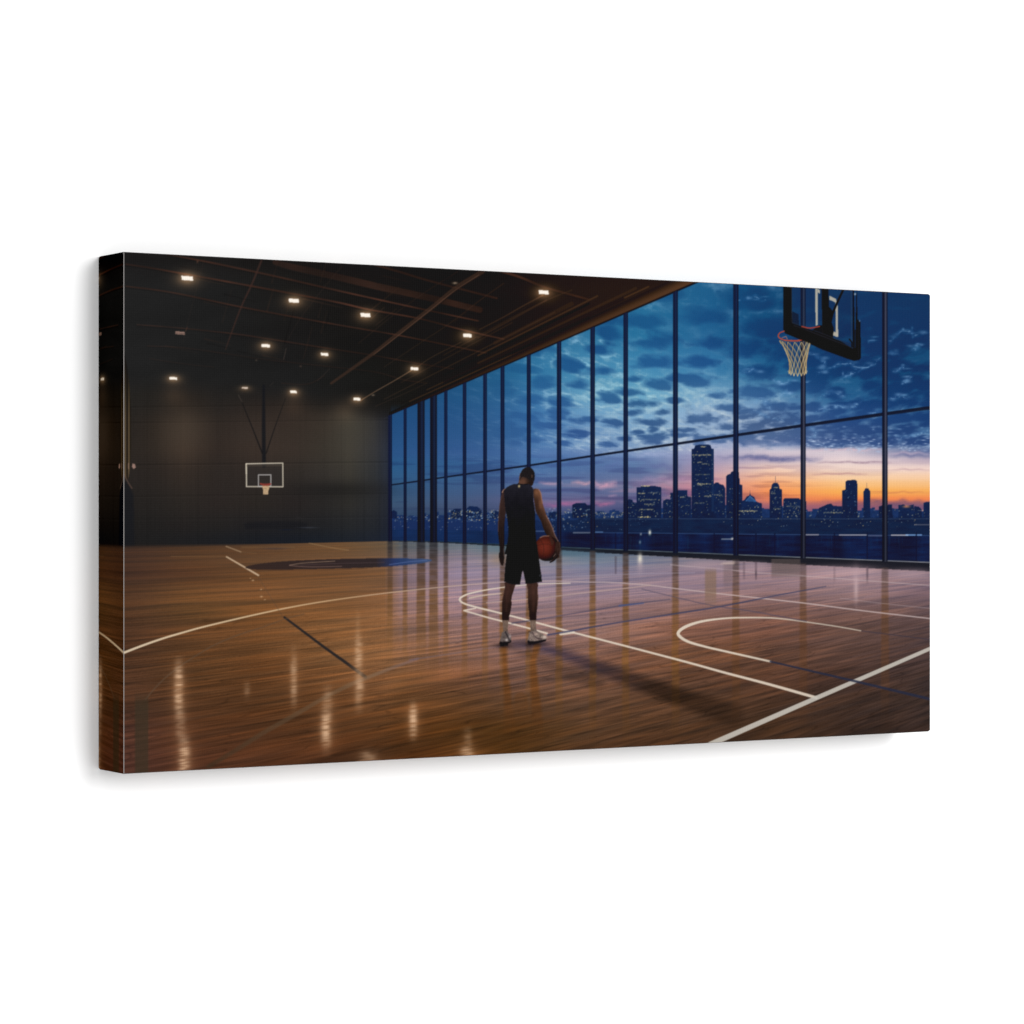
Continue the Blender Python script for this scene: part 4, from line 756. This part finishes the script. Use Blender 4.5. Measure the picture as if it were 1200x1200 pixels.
def soften(x, z, r, left=True):
    """pull the points of a rectangular outline inside its rounded corners"""
    for sx in ((-1, 1) if left else (1,)):
        for sz in (0, 1):
            cx = sx*(WW/2-r); cz = r if sz == 0 else HH-r
            dx = (x-cx)*sx; dz = (z-cz)*(1 if sz else -1)
            m = (dx > 0) & (dz > 0); d = np.hypot(dx, dz); mx = np.maximum(dx, dz)
            k = np.where(m & (d > 0), mx/np.maximum(d, 1e-9), 1)
            x = np.where(m, cx+sx*dx*k, x); z = np.where(m, cz+(1 if sz else -1)*dz*k, z)
    return x, z
NU, NV = 1361, 701
uu = np.linspace(0, 1, NU); vv = np.linspace(0, 1, NV); U, V = np.meshgrid(uu, vv)
Xc, Zc = -WW/2+CH+(WW-2*CH)*U, CH+(HH-2*CH)*V
Xc, Zc = soften(Xc, Zc, RC, False)
VC = np.stack([Xc, np.zeros_like(Xc), Zc], -1).reshape(-1, 3); CC = ink_at(U, V).reshape(-1, 3)
um, vm = np.meshgrid((uu[:-1]+uu[1:])/2, (vv[:-1]+vv[1:])/2); px, py = to_art(um, vm)
LQ = LAB[np.clip(((py-AY0)*S).astype(int), 0, NH-1), np.clip(((px-AX0)*S).astype(int), 0, NW-1)]
LQ[LQ == 0] = SKY
# slivers of a few faces join the part they lie on
cnt = np.bincount(LQ.ravel(), minlength=len(PARTS)+1)
for i, (nm, pr, lb) in enumerate(PARTS, 1):
    if 0 < cnt[i] < 12: LQ[LQ == i] = pr if pr else SKY
b0 = (np.arange(NV-1)[:, None]*NU+np.arange(NU-1)[None, :]); QF = np.stack([b0, b0+1, b0+NU+1, b0+NU], -1)
made = {}
for i, (nm, pr, lb) in enumerate(PARTS, 1):
    f = QF[LQ == i]
    if not len(f): continue
    ids, inv = np.unique(f, return_inverse=True)
    o = mesh_obj(nm, VC[ids], inv.reshape(-1, 4), M_FRONT, made.get(pr, canvas), CC[ids]); made[i] = o
    if lb: o['label'] = lb
# the cloth folded round the stretcher: the picture runs on mirrored
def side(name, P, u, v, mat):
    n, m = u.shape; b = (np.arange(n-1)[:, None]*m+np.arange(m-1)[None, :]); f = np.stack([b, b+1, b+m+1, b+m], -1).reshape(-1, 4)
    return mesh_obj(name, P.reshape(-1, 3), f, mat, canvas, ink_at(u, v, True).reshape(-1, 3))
nd = 90; dd = np.linspace(0, 1, nd)
zz = vv; Dm, Zm = np.meshgrid(dd, zz); yb = CH+(DD-CH-.0008)*Dm; zb = CH+(HH-2*CH)*Zm
# the folded hospital corners at the back are rounded
r = .0055*UNIT; cy = DD-.0008-r; over = yb > cy
for sgn in (0, 1):
    ez = HH-r if sgn else r; dz = (zb-ez)*(1 if sgn else -1); dy = yb-cy; m = over & (dz > 0); d = np.hypot(dz, dy); mx = np.maximum(dz, dy)
    k = np.where(m, mx/np.maximum(d, 1e-9), 1); zb = np.where(m, ez+(1 if sgn else -1)*dz*k, zb); yb = np.where(m, cy+dy*k, yb)
PL = np.stack([np.full_like(yb, -WW/2), yb, zb], -1)
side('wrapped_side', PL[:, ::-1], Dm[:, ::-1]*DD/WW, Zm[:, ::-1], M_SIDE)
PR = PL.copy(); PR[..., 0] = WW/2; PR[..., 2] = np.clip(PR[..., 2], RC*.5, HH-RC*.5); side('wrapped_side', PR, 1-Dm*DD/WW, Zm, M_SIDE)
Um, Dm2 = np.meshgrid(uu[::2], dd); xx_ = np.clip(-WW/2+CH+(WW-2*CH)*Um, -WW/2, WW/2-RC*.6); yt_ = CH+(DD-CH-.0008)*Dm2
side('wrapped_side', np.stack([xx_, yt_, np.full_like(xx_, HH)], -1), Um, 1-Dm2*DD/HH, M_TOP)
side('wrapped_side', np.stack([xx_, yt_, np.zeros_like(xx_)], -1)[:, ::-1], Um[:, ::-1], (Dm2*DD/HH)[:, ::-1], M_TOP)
# narrow folds between the faces, where the white cloth shows through the cracked ink
def fold(a, b, c, d, mat): mesh_obj('fold', [a, b, c, d], [(0, 1, 2, 3)], mat, canvas)
h, w2 = HH, WW/2; e = RC*.55
fold((-w2, CH, CH), (-w2+CH, 0, CH), (-w2+CH, 0, h-CH), (-w2, CH, h-CH), M_FOLD)
fold((w2-CH, 0, CH+e), (w2, CH, CH+e), (w2, CH, h-CH-e), (w2-CH, 0, h-CH-e), M_FOLD2)
fold((-w2+CH, 0, h-CH), (w2-CH-e, 0, h-CH), (w2-CH-e, CH, h), (-w2+CH, CH, h), M_FOLD2)
fold((-w2+CH, CH, 0), (w2-CH-e, CH, 0), (w2-CH-e, 0, CH), (-w2+CH, 0, CH), M_FOLD2)
